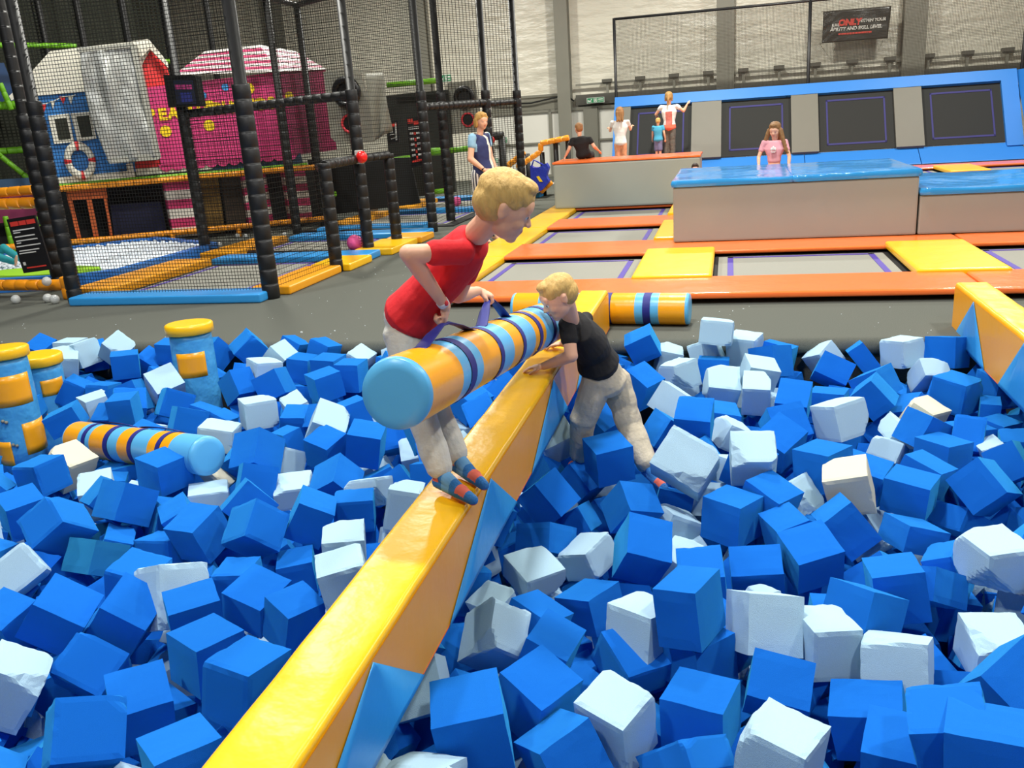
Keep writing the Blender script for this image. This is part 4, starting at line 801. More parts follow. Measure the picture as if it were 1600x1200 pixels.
CUBES = '''
b -730 2071 -157 -507 2994 103 212 210 216
b -1889 1844 -148 850 2355 -769 202 203 188
w -328 2264 -251 -764 -2989 -314 184 172 226
b -124 2723 -107 517 2965 -165 158 229 213
w 150 2152 -219 -672 -2936 140 190 203 200
b -77 2395 -287 435 3087 -49 204 195 177
b 658 2101 -104 2400 1829 -59 191 195 191
b -1531 2175 -165 -286 -3012 229 188 217 204
b -594 2349 -247 -798 -2747 -167 192 196 200
w 127 2798 -195 1583 2346 -604 203 202 208
w 999 3351 -195 -1761 -2579 -38 214 204 184
w -816 2655 -234 212 2263 614 215 201 158
b -470 2124 -274 1047 2443 47 194 186 175
b -2548 2511 -201 364 -2435 -102 209 193 195
b 441 2504 -337 244 2922 147 219 172 180
w 330 2775 -238 439 -3082 193 167 218 181
b 597 2192 -130 2214 1973 318 201 198 196
b -1927 2132 -276 1078 -2770 -350 191 201 203
b -340 3273 -187 303 1898 519 212 200 190
b 334 3432 -262 -1611 -2464 -473 196 202 180
w -2404 2087 -205 661 -2418 160 188 188 212
w 547 2686 -237 436 2989 -619 204 197 162
b -1824 2389 -231 -702 -3024 110 202 195 192
b 167 2569 -293 617 1625 382 189 163 196
w -196 4043 -111 -642 -2534 -1229 273 231 223
b -2261 2309 -275 -1968 2100 1221 175 208 193
b -2311 2596 -230 -779 1439 1895 197 194 201
b -3055 3122 -140 -938 2333 1145 195 183 243
b -1530 1808 -195 1005 2837 -122 209 192 200
b 21 3712 -229 -856 -2969 69 196 200 201
b -2129 3292 -194 215 2468 850 213 193 195
b 616 3141 -226 2021 2147 71 199 185 198
b 480 2957 -207 -1270 -2720 737 198 193 148
b 1143 4075 -204 -274 2083 1031 181 200 210
b 485 2309 -324 -2440 -1904 -127 207 177 208
b -1698 2791 -319 -712 -2770 -8 166 184 199
b -2441 3312 -236 356 2990 454 198 193 200
w 899 2903 -299 -2026 -2317 -74 197 197 160
b -1891 2855 -289 -279 -2871 -248 197 208 159
b 849 2551 -193 -941 -2378 -842 174 222 200
w -292 2779 -248 -833 -2998 300 195 200 202
b 829 4062 -236 -664 -2987 -51 204 195 167
b -114 2182 -300 -41 2132 1029 203 100 200
b -326 2717 -332 -244 1702 867 155 200 208
w -805 3268 -318 -1205 -2721 -112 209 195 111
b -2976 3496 -190 377 2569 1341 201 195 204
w 545 3958 -170 2259 2017 423 199 199 205
b 505 3704 -250 -240 2453 -197 164 200 211
w 594 4745 -118 1353 2512 -54 208 208 198
b 120 3364 -312 -1922 -2050 -570 149 210 180
w 118 4044 -78 -1866 -1971 -522 191 210 192
b -528 3051 -335 735 2808 -119 184 201 151
w -605 3501 -354 660 2701 109 178 197 138
b -1939 3475 -209 -1544 -2269 556 197 179 200
w -2213 2745 -231 595 2743 -623 221 221 258
b -2004 2593 -192 -1244 -2751 -106 166 193 153
b -864 3907 -268 -244 1632 1607 182 207 182
b -3015 3886 -177 -578 -3002 -43 216 209 180
b -603 2588 -245 -274 -2735 -110 159 191 193
b -447 3860 -279 -91 1995 847 192 176 200
b -100 2731 -304 1122 2834 -47 199 193 180
b 796 3775 -315 -1714 -2501 489 203 202 120
b -2575 4124 -157 75 2557 1136 203 214 204
w -3022 2804 -210 1480 -2186 -1542 213 165 201
b 1289 5298 -144 -1124 -2840 -31 209 197 196
b -2836 3070 -264 260 2582 1375 198 157 188
b -3726 3781 -184 381 2986 18 216 191 183
w -1499 2885 -186 1579 2649 185 199 194 198
b -2028 4386 -188 243 -2897 -218 198 190 209
b 768 3313 -305 1212 2634 -888 199 203 133
b 455 4198 -173 1057 2866 -33 207 200 200
b -812 3568 -319 667 2783 -853 201 205 135
b 185 3850 -220 -926 -2668 -108 196 196 199
b -176 4564 -82 -2069 -1883 -384 193 195 199
b 1059 4508 -207 -1330 -2835 104 205 185 142
b -3561 3435 -239 -840 -2838 -127 196 190 199
b -2056 4009 -269 -28 2554 640 202 206 192
b -1814 3696 -274 1760 2560 -114 199 198 166
w -41 5410 -152 -1751 -1945 -330 205 204 205
b -1930 3268 -383 -664 3003 -13 165 194 150
b -2167 5242 -16 1068 -254 -1029 187 199 183
w 1105 5950 -71 1304 2739 -70 193 196 182
b 270 4527 -179 -945 -2611 -812 190 195 198
b -2290 4403 -233 -451 -2875 -418 180 182 197
b 844 5268 -157 352 2341 -129 159 196 200
w -2948 4811 -153 1261 2850 -92 203 211 181
b -1848 5139 -64 -1366 153 -114 193 192 183
w -1639 3191 -221 -1697 -2558 35 207 185 200
b 1015 4727 -182 1203 2019 1192 195 185 197
b 1374 5950 -72 1009 2904 -337 204 202 201
b -2407 2811 -206 4 -2925 -75 196 191 169
b -2827 2543 -283 -342 -2999 -453 198 171 199
w 170 5298 -153 -2097 -1986 -303 199 167 201
w -795 1803 -190 183 2977 -742 174 207 196
b 256 3631 -269 1654 2522 323 189 154 193
w -3728 3991 -216 -267 -2632 27 199 206 202
b 1058 4082 -388 986 2145 1029 189 118 191
b 652 5697 -134 -526 -2491 -1315 212 156 194
b -2716 5325 -125 1136 2878 173 203 195 181
w -1520 3632 -212 -1921 -2405 390 204 161 221
w -310 5556 -114 1210 2659 35 192 194 182
b 880 3471 -492 -1870 -2290 187 199 152 190
b -94 3170 -258 -132 3007 313 181 198 199
b 1318 4336 -190 -151 2169 1281 150 178 188
b -572 5874 4 -80 2702 279 199 195 178
b -3804 4635 -87 -519 3089 48 161 184 186
b -3388 5326 -143 -120 1912 1496 206 199 170
b -1651 4384 -107 -83 -581 -937 194 200 184
w -2354 4589 -149 -1496 -1902 97 200 209 200
b 922 4263 -252 -866 -2665 115 193 204 203
w -2296 3978 -308 -1743 -2503 -129 205 194 125
b -532 5368 -135 -878 -2558 -421 195 165 217
w 1236 5783 -181 326 1689 781 206 134 179
b -2087 3032 -337 -214 3120 -31 163 182 198
w -3858 5153 -90 -714 -2404 -518 206 205 200
b -4351 4720 -194 -694 2706 72 213 205 153
w -73 5777 119 2274 2116 -253 196 211 162
b -2618 5560 -127 23 -3112 34 184 201 204
b -718 2849 -320 -518 -2710 374 182 203 204
b -3097 5308 -127 -569 2205 1819 198 189 195
b -1513 4207 -190 863 -1812 -326 188 207 189
b -2489 3930 -247 1281 2560 -716 200 192 184
b -600 4212 -167 -1584 -2664 -179 213 203 196
b 372 5082 -144 -2108 -1688 -501 205 183 199
w -2758 3878 -314 1530 2743 -64 197 209 104
b -1573 5001 -136 120 370 -587 204 193 177
b 1217 4690 -204 -2014 -1456 -844 198 150 197
w -982 2294 -219 -631 -302 214 192 195 179
b -4578 5690 -85 -1417 -2767 66 199 203 189
w 110 5944 -45 -538 -3072 -112 199 200 201
b -735 4026 -441 -458 2122 1587 135 140 189
b -3628 5931 -24 1217 2556 1021 200 206 197
w -941 4531 -178 646 308 -996 207 197 184
b -2331 3584 -218 1025 2306 647 200 193 200
w -3073 4532 -213 339 -2915 70 217 202 148
b 309 4740 -174 -1330 -2050 -690 206 199 202
w 842 4727 -294 785 2519 1508 161 118 194
w -254 3906 -407 235 -1068 463 190 195 192
w 303 4038 -290 -550 -2167 -140 173 204 202
b -1721 5527 -110 -1166 -250 -91 186 188 177
b -2652 3304 -337 87 3072 -289 201 174 146
w -330 5108 -152 -938 1923 1251 179 203 203
b -3655 4946 -157 1180 2751 -839 200 199 191
w 190 5503 -87 -1734 -2195 45 183 199 162
w 16 4743 -221 1345 1902 1154 204 152 160
b -3374 4667 -174 1183 2779 -700 198 204 169
b 885 3522 -355 2236 1605 201 223 121 205
b 272 5731 -79 981 2738 -423 198 201 208
b 1574 5497 -172 124 48 458 207 192 196
w -1836 3936 -284 105 2940 -493 198 197 149
b 652 4251 -254 -641 -2924 -282 210 183 184
w 1087 5140 -251 -998 -2581 -42 168 200 203
w -5106 5658 -61 -1262 -2431 14 199 201 200
w -892 2996 -360 821 2804 398 183 144 197
b -4743 5282 -184 478 -2534 195 159 200 199
b -1524 5679 -35 -364 1212 -878 187 204 197
w -4777 5880 -16 -73 -2325 -556 192 195 199
w -5057 5833 -35 -310 -1773 -408 204 202 199
w -3362 3753 -276 -1299 -2535 -218 201 176 200
b -3081 5720 -124 59 -3012 36 170 205 189
b -816 5650 -148 1312 -239 -489 187 188 178
b 861 5932 -104 1760 1823 453 199 114 194
b -1999 4741 -276 -553 -178 520 194 205 195
b -1390 5479 -51 500 -1294 570 187 203 192
b -2012 4955 -195 18 866 -2346 195 194 182
b -1066 2752 -417 -917 580 -2037 207 194 187
b -2933 3305 -361 737 -2610 176 135 203 201
b 882 5498 -157 -621 -2022 -379 178 202 201
b 347 2755 -605 518 247 651 203 196 189
b -2693 3537 -299 1273 2683 573 208 149 199
w 629 5950 -128 995 2372 403 171 160 200
b -271 4155 -407 1797 -283 -2232 187 189 179
b -2506 2418 -436 555 -191 -1446 191 204 191
b -333 4731 -220 1270 2135 1133 205 182 202
b -1867 5663 -62 -865 -792 -597 196 190 177
b -2058 2322 -487 -24 383 1208 193 204 188
b -1120 2213 -388 -15 451 -567 196 188 179
b -1439 4821 -175 -1425 -2354 -875 200 187 200
b -2383 5039 -243 1231 2669 184 202 162 202
b -2703 4834 -242 359 -3015 -210 155 197 199
b -1806 4756 -176 1589 6 -1080 196 192 185
b 588 5273 -198 431 3101 -139 204 197 149
b -3006 5942 -70 -363 -2768 202 185 190 200
b -2072 1597 -164 922 2263 854 207 205 195
w -2545 4309 -283 -357 -2996 809 202 204 162
w -3279 5506 -98 -968 -2875 223 201 200 201
w 1154 3403 -472 -981 1715 638 196 194 178
b -1473 3945 -203 -312 -62 153 203 196 190
b -741 5031 -107 1593 -1750 1777 208 197 197
b -2635 4603 -288 914 2804 175 194 123 198
w -404 5950 -124 -1857 -2160 106 198 161 200
b -459 2681 -487 76 -301 -219 200 208 184
b -775 4390 -376 -456 745 -1979 203 191 192
w -3284 5753 -50 -124 -2355 -107 156 192 194
b 1444 5186 -246 -349 -3105 69 106 202 199
w -143 5950 -76 -174 2198 1762 202 174 200
w -4351 5028 -222 890 3001 126 199 184 203
w -2713 5931 -140 -282 -2658 -273 159 192 199
w 940 4932 -278 1604 1920 916 203 124 201
w 674 4050 -448 665 461 766 202 187 185
b -2812 5611 -102 -128 -3099 -32 194 197 200
b -2582 3030 -626 -907 -451 -469 202 195 181
b -996 2334 -495 14 -1315 -1207 207 202 183
b 1434 4974 -287 -1145 -2759 39 139 191 200
w -191 3452 -359 434 158 1211 199 190 187
b -3166 3607 -234 736 2603 770 195 169 195
b -50 4950 -225 -1892 -2251 146 203 190 204
b 624 3458 -401 1077 4 -1236 203 193 188
b -4542 5923 -158 -1254 456 522 187 205 184
b 745 2728 -410 807 -594 -341 200 190 181
w -1802 4607 -354 415 -15 396 204 196 182
b 1452 4733 -286 2355 2004 118 202 131 200
b -3988 4933 -118 -792 2338 1934 203 223 203
b 1356 3963 -381 95 34 259 201 187 195
w -2805 5056 -228 -1134 -2779 -519 197 143 198
b -2237 5931 -97 -36 228 1084 189 188 193
b -2347 5482 -250 -283 -486 614 204 207 182
b 659 2941 -469 525 136 696 199 200 182
b -93 5698 -123 -41 -3089 212 200 196 164
w -2292 5704 -57 1035 393 -1321 187 193 186
b -3929 5930 -69 706 2580 811 200 194 200
b -2869 3657 -356 -898 1828 524 201 204 189
w -2990 4291 -407 50 -794 -32 206 195 194
b -1030 3770 -493 120 -325 481 200 190 185
b -3920 4824 -142 -1180 -2292 -70 201 207 201
w -68 4221 -428 -622 667 1159 206 202 194
b -2302 2002 -484 -33 -337 -944 194 196 179
b -3249 4824 -267 63 -2668 255 137 195 199
w 1311 4551 -255 1934 1987 267 194 111 195
b -629 4256 -547 1549 -5 -1032 198 203 178
b 1059 5396 -308 -155 -597 772 186 206 177
b -4471 5259 -208 183 -3047 242 175 192 201
b -3144 3262 -476 -345 785 128 198 190 177
b -3270 5950 -52 -93 -2665 298 166 195 201
b -2092 5487 -94 -1014 27 -1996 207 201 186
b 222 2753 -406 1151 196 -497 186 186 193
b -392 3259 -441 859 -125 413 200 192 177
b 329 5950 -107 -468 -2882 166 197 199 201
b -2023 1757 -332 360 758 129 195 199 193
b 1283 4220 -470 924 595 -614 187 192 195
b -2662 2126 -549 -567 85 -35 189 197 197
b -1375 5231 -159 783 -434 614 193 191 194
b -1748 4134 -346 -514 931 16 205 191 177
b 105 4237 -203 -640 -2741 -63 183 195 196
b -1049 4136 -200 -355 933 1124 196 198 183
b 347 3555 -467 -265 -116 816 189 205 196
w -2538 2760 -682 -250 561 -195 196 200 187
b -4160 4947 -263 304 2727 1052 199 142 201
b -711 4642 -128 721 2104 -171 196 199 189
b -2945 2943 -458 48 708 -476 196 203 197
b -17 2899 -346 227 111 910 195 191 185
b -5067 5950 -81 -1174 -2678 -106 201 189 201
b -4340 5934 -48 56 -3069 -157 157 162 177
b -3934 3584 -190 502 -548 -930 203 196 194
b -3431 4897 -247 284 -2745 311 162 196 200
w 147 3118 -355 1547 2323 -199 193 89 197
b -1090 3070 -286 -1530 -385 1011 192 202 184
w -1200 3609 -458 21 -145 -563 197 198 191
b -2149 3333 -445 630 973 -306 204 206 182
b -3287 2887 -214 -464 17 -1305 204 193 188
w -2124 2635 -512 1515 961 -536 202 205 186
b -2655 2928 -372 -455 -535 915 190 203 184
w 1198 3829 -605 376 82 -51 205 198 178
b -1944 4334 -432 1330 73 668 207 187 196
b 410 3094 -391 226 -1514 -65 198 192 195
w -1593 4970 -363 137 202 2003 198 207 189
w -5274 5950 -29 145 -3109 34 193 197 158
b -2481 4823 -207 231 2658 1116 209 162 184
w -2226 5185 -345 -677 2579 749 193 189 178
b -3499 4204 -388 -837 -1686 -741 194 201 180
b -3847 4969 -356 -118 -1081 -303 192 200 177
b 32 3514 -473 880 -539 621 192 193 184
b -829 5930 -178 -1130 1639 -1656 203 203 185
b 1277 4895 -299 1745 2591 -46 195 182 206
b -710 5827 -194 -1494 -231 1279 198 187 180
b -3371 3241 -410 984 513 1256 194 201 181
b -3428 3979 -365 804 -2842 195 94 202 200
b -1090 3544 -200 -122 504 630 187 198 186
b -2385 3472 -409 371 -447 430 187 194 178
b -2473 2667 -385 351 -390 -302 192 187 182
b -931 4026 -475 565 -685 2297 204 198 193
b -1946 5893 -70 -189 1235 41 196 205 192
b -544 2890 -620 1633 77 613 187 206 192
b -3357 3601 -507 -375 -442 -68 196 191 183
b -1806 3719 -487 -700 -363 503 189 193 192
b -2813 4377 -319 1635 963 -682 205 187 179
b -1761 5159 -303 -1067 -238 226 205 190 184
b -1008 4428 -374 649 -497 1034 188 200 188
b -3091 3584 -472 1424 237 878 207 196 189
b -2662 5740 -349 1350 60 296 207 204 192
w -2075 4549 -486 1 -492 -109 204 196 191
b 1187 4500 -350 -192 -285 1693 207 197 177
b -2000 4092 -513 -627 41 -734 198 203 185
b -3594 4496 -246 351 -2635 182 166 198 199
b 957 3160 -472 557 -1159 -1154 200 205 178
b 622 5085 -376 -802 1559 584 207 195 189
b -294 2459 -452 -1269 -801 -421 203 188 178
b -591 3401 -547 164 906 246 190 203 180
b 931 5281 -396 -494 -754 -326 192 188 178
w 50 4339 -265 1524 2653 -390 196 197 137
b -3032 4036 -392 365 767 -264 204 205 190
b 366 5848 -301 684 1369 -278 188 203 190
b -1120 2054 -248 71 -86 -1795 199 192 179
b -731 2504 -469 5 662 671 199 201 180
b 3 3927 -388 95 2679 603 211 171 145
w -259 5803 -322 1264 64 -685 189 208 192
b 1593 5886 -295 -74 867 792 204 192 182
b 117 5395 -492 963 543 -417 187 208 192
b -2218 3612 -562 -1487 -854 71 199 207 185
b -1573 5359 -243 569 375 910 201 205 182
b -933 4711 -309 725 78 -686 194 189 178
w -2288 2956 -518 -1511 1041 -2163 191 198 184
b 846 5013 -493 -638 -573 -2072 196 205 197
w -32 3032 -496 1257 489 600 195 194 179
b -836 2367 -362 -18 747 719 194 207 185
b -5140 5888 -315 -396 381 -107 188 194 183
b 1191 3507 -249 735 1969 -27 193 205 191
w 324 5473 -309 371 337 385 204 193 178
b -30 2728 -521 -104 567 -524 194 190 190
b -2534 1945 -403 -1102 413 850 200 197 177
b -3019 5689 -353 -389 -387 -2514 197 202 179
b -456 4374 -453 1645 979 -1043 187 191 180
b 1674 5244 -383 -1221 -1451 -200 201 200 192
b -3171 2869 -361 -620 603 565 188 207 197
b -3106 5486 -271 499 -1290 744 186 192 186
b -166 4382 -220 -399 -2219 49 140 192 193
b -2794 5491 -333 177 -567 -2399 193 188 197
w -1530 4503 -309 573 2230 -57 208 203 187
b -833 2078 -403 -283 140 1223 193 198 191
b -3849 3836 -403 72 -936 36 206 192 197
b 1417 4566 -486 -394 648 1060 194 191 183
w -689 4590 -481 -681 328 1494 206 203 192
b 1809 5713 -470 -26 -719 -683 204 187 190
b -2392 3177 -483 985 1188 -606 191 207 188
b -1936 4875 -525 -250 821 1222 197 206 196
b -1519 3305 -381 419 115 359 202 193 183
b -3539 5671 -211 619 333 275 200 193 192
b -903 4996 -362 -998 402 -411 202 199 184
b 119 4130 -437 131 137 1012 196 198 177
w -155 3715 -502 652 490 -820 192 194 182
b 994 4524 -479 -2020 -1152 -1164 191 196 188
w -1004 1819 -207 568 64 1468 193 195 181
b -1243 5786 -70 740 1355 2124 189 192 191
w -3500 3062 -246 711 955 -857 193 202 183
b -2600 2225 -316 -738 631 1440 199 207 188
b 972 5719 -292 467 257 1369 206 203 182
b -5009 5649 -281 176 -190 -153 199 191 178
b -424 3674 -465 991 -1404 1153 190 196 182
b -2869 2396 -582 277 -238 886 187 187 187
b -1848 2474 -551 -33 342 1608 191 199 179
b -3321 5307 -365 -2362 -931 -96 201 197 178
b -3933 4041 -397 -570 1234 382 187 187 186
w 55 5717 -296 -235 -1157 167 186 198 184
w -1577 5648 -248 1107 -599 -289 207 191 194
b -1641 2034 -435 -180 832 -60 190 190 191
w -1897 1957 -482 -877 -51 -433 206 201 184
b 124 5070 -418 -15 -38 -404 199 199 196
b 479 4162 -564 -1289 -311 188 187 191 187
b -4456 4188 -512 1365 336 -353 188 189 187
b 243 2931 -490 1293 -169 456 188 206 180
b -3662 4281 -418 274 -178 -678 198 191 194
b 356 4420 -418 -348 -820 -143 205 206 178
w -1740 1769 -355 -701 633 286 199 188 188
b -4748 5498 -286 -1039 -493 -1414 202 208 179
w -3180 3831 -379 260 -1251 33 201 206 182
b -15 5242 -348 -334 15 1333 199 194 181
b 248 5621 -444 264 977 300 190 190 179
w 68 3775 -558 175 -2310 1505 206 200 186
b -2766 4275 -502 -495 -645 -73 202 194 178
w -572 2250 -553 180 -1084 39 187 207 184
b -2989 4958 -436 -797 533 315 191 199 195
b 1520 5534 -373 371 -509 1460 202 201 195
w -1891 2200 -577 -160 -1302 -1591 204 188 177
b -3708 3308 -380 -391 203 621 193 193 183
b 190 4712 -386 -1029 -302 772 189 187 197
w -2131 5736 -211 396 -449 -609 205 193 191
b -1117 3278 -202 1032 1493 -420 192 187 186
b -980 5282 -129 -1406 -467 362 196 196 182
b 1491 4237 -304 224 421 -161 190 197 180
b -1996 5223 -236 -1141 716 -1882 199 203 182
w -4128 5207 -214 -375 -107 -861 198 195 189
b -2468 5937 -189 -38 235 1667 190 199 184
b -596 5650 -228 1282 -1021 -1648 195 189 180
w -1562 3627 -436 988 509 243 206 198 183
b 431 3883 -405 -183 194 -251 194 189 183
b -3101 5092 -279 -476 186 1145 197 204 186
b -1659 2324 -402 -185 -106 1308 196 190 185
b -4563 5675 -314 -948 235 1655 201 201 181
b 309 4823 -510 532 1207 779 188 194 183
w -266 2770 -682 -667 -703 685 199 191 184
b 53 2529 -577 197 1205 1116 198 191 182
w -857 4206 -548 915 13 344 195 195 180
b -2275 3814 -580 100 -161 -25 188 204 177
b -257 2911 -463 -257 -527 -911 199 194 191
b -648 3674 -493 481 -617 -695 192 201 183
b 1210 3157 -262 -588 603 197 188 201 197
b -4138 3770 -256 -231 69 -790 207 197 195
b -1122 3738 -264 1332 32 161 201 203 182
b 1203 5480 -403 572 -1633 2199 197 197 181
b -88 5543 -328 -1400 -895 528 201 189 193
w -827 3316 -497 -114 -1078 440 196 202 189
b -1985 3669 -395 106 19 280 191 202 187
b 495 4638 -383 -15 680 428 204 189 181
b -4316 5751 -245 143 501 1277 192 205 179
b 217 2348 -455 -1083 301 -1769 190 192 187
b -3587 4037 -600 199 -13 1672 204 206 180
b -2622 4537 -513 -960 1545 -975 189 206 183
b 834 5417 -518 1431 -126 -1056 190 195 179
b 402 5124 -377 -623 327 -480 190 187 177
b 490 3721 -579 -350 -1411 -54 206 188 191
b -4135 4503 -495 164 -978 66 192 190 191
w -2174 5000 -428 355 1450 388 192 200 193
w -2469 2381 -640 128 34 405 198 203 181
b -5526 5932 -40 -320 -2809 -677 194 180 200
w -5135 5427 -181 440 -2176 102 149 200 199
b -1127 2549 -235 834 453 -614 205 192 185
b -1511 5921 -142 -26 294 -882 208 193 177
b 1744 5236 -172 798 717 -1486 195 206 193
b -2259 1739 -225 -138 -14 -618 189 194 180
b -4373 3963 -244 480 1171 -1218 204 193 191
b 1533 4460 -269 -385 755 1352 190 188 178
b -2932 5212 -322 342 -1221 602 205 199 193
b -2087 1972 -348 -779 390 -1183 208 190 179
b 1809 5430 -303 2026 940 1355 200 208 195
b -1220 4213 -439 -875 754 -1056 194 190 190
b -2480 5280 -367 -546 -55 123 194 205 181
b -493 4761 -425 -301 695 1336 206 204 197
w -4489 4982 -432 318 -188 -993 206 189 189
b 1325 5564 -249 1347 -354 1282 205 196 178
w -3737 4713 -313 -284 -276 -2104 197 196 194
b -991 5505 -298 -305 1480 165 207 187 191
b -1852 3392 -572 266 -396 594 190 188 183
b 1103 4414 -600 425 -128 631 190 189 191
b 1201 5924 -385 969 330 -476 205 190 179
w 949 3729 -501 -367 -877 37 196 194 188
w 643 4261 -587 1573 -1383 1235 187 197 183
b -1075 3120 -523 1676 -40 347 192 208 179
b -3948 4314 -514 -1003 971 -131 192 190 193
w -1656 3988 -540 -1494 -814 -1395 207 208 195
b -4839 5901 -381 -154 -1291 -92 191 192 186
b -3611 3335 -659 -780 454 663 191 191 178
b 513 5454 -303 841 -1203 -879 192 204 182
b 727 5515 -282 -329 101 -540 196 204 183
b -4913 5000 -215 376 -1726 358 132 208 200
b -1103 5024 -170 388 604 542 205 199 190
b 158 5884 -460 -743 -696 -995 192 194 178
b -3792 5591 -193 122 -2595 217 156 193 190
b 1371 3839 -211 0 17 -2112 194 205 184
b -1897 5435 -254 263 160 -152 196 189 179
b -5326 5894 -217 -243 1479 600 187 190 190
b -2751 2721 -380 580 -133 217 198 198 184
b -3280 4093 -421 -814 1278 -1141 200 201 182
w -3859 3515 -444 -928 1412 1202 207 192 183
b -2469 4040 -601 157 -647 -147 187 187 184
b -3484 3182 -634 409 -1219 754 191 190 180
b 1157 4835 -581 234 -387 1445 205 198 191
b -3328 4887 -510 1280 -990 -1102 197 202 186
b 1190 5682 -394 -142 -404 62 194 187 190
'''
# ================================================================ PIT: BEAMS, PILLARS, ROLLS
def beam(label, x0, x1, z0, z1, y0, y1, side_x, tris, wave=0.004):
    cxm = (x0 + x1) / 2
    t = thing('balance_beam', label, 'balance beam', (cxm, (y0 + y1) / 2, z0))
    m = MB(); n = 120; b = .018; sec = []
    # cross-section: rounded top edges
    prof = [(x0, z0), (x0, z1 - b)] + [(x0 + b - b * math.cos(q), z1 - b + b * math.sin(q)) for q in (.4, .8, 1.2)] + [(x0 + b, z1), (cxm - .05, z1), (cxm, z1), (cxm + .05, z1), (x1 - b, z1)] + [(x1 - b + b * math.sin(q), z1 - b + b * math.cos(q)) for q in (.4, .8, 1.2)] + [(x1, z1 - b), (x1, z0)]
    vs = []; fs = []; k = len(prof)
    for i in range(n + 1):
        y = y0 + (y1 - y0) * i / n
        for j, (x, z) in enumerate(prof):
            dz = wave * noise.noise((x * 9, y * 5.5, 2.0)) * (1 if z > z1 - .03 else 0); dx = .006 * noise.noise((3, y * 1.8, z * 2)) * (1 if z < z1 - .03 else .3)
            vs.append((x + dx, y, z + dz))
    for i in range(n):
        for j in range(k - 1): fs.append((i * k + j, (i + 1) * k + j, (i + 1) * k + j + 1, i * k + j + 1))
        fs.append((i * k + k - 1, (i + 1) * k + k - 1, (i + 1) * k, i * k))
    m.add(vs, fs, YEL, True); m.add(vs[:k], [tuple(range(k))], YEL); m.add(vs[-k:], [tuple(range(k))[::-1]], YEL)
    m.build('cover', t)
    for sx, nm in ((side_x, 'side_panel'),):
        e = .0075 * (1 if sx > cxm else -1)
        m = MB(); 
        # orange-yellow side skin, then blue triangles as sewn panels
        ylist = [y0 + (y1 - y0) * i / 60 for i in range(61)]
        vs = []; fs = []
        for y in ylist: vs += [(sx + e * .6, y, z1 - .022), (sx + e * .6, y, z0 - .004)]
        for i in range(60): fs.append((2 * i, 2 * i + 2, 2 * i + 3, 2 * i + 1))
        m.add(vs, fs, YELS, True); m.build('side_skin', t)
        for (T, ba, bb) in tris:
            m = MB(); N = 14; vs = []; fs = []
            for i in range(N + 1):
                f = i / N
                for j in range(5):
                    g = j / 4; y = (T * (1 - f) + ba * f) * (1 - g) + (T * (1 - f) + bb * f) * g
                    vs.append((sx + e, y, (z1 - .024) * (1 - f) + (z0 - .006) * f))
            for i in range(N):
                for j in range(4): o = i * 5 + j; fs.append((o, o + 5, o + 6, o + 1))
            m.add(vs, fs, BLU, True); o = m.build('blue_panel', t)
            so = o.modifiers.new('thick', 'SOLIDIFY'); so.thickness = .002
    m = MB(); m.rings([(side_x, y, z0 - .004) for y in (y0, y1)], [.006, .006], ORA, 8); m.build('piping', t)
    return t
beam('long yellow balance beam with blue triangles, boy in red standing on it', -1.07, -.865, .02, .30, .62, 6.34, -.865, [(.52, .0 + .62, .86), (1.74, 1.14, 2.06), (2.90, 2.30, 3.26), (4.16, 3.55, 4.50), (5.38, 4.8, 5.7)])
beam('yellow balance beam with blue triangles at the right side of the pit', 1.49, 1.69, -.06, .30, .62, 6.36, 1.49, [(5.86, 5.5, 6.3), (4.85, 4.45, 5.22), (3.7, 3.3, 4.1), (2.6, 2.2, 3.0)])

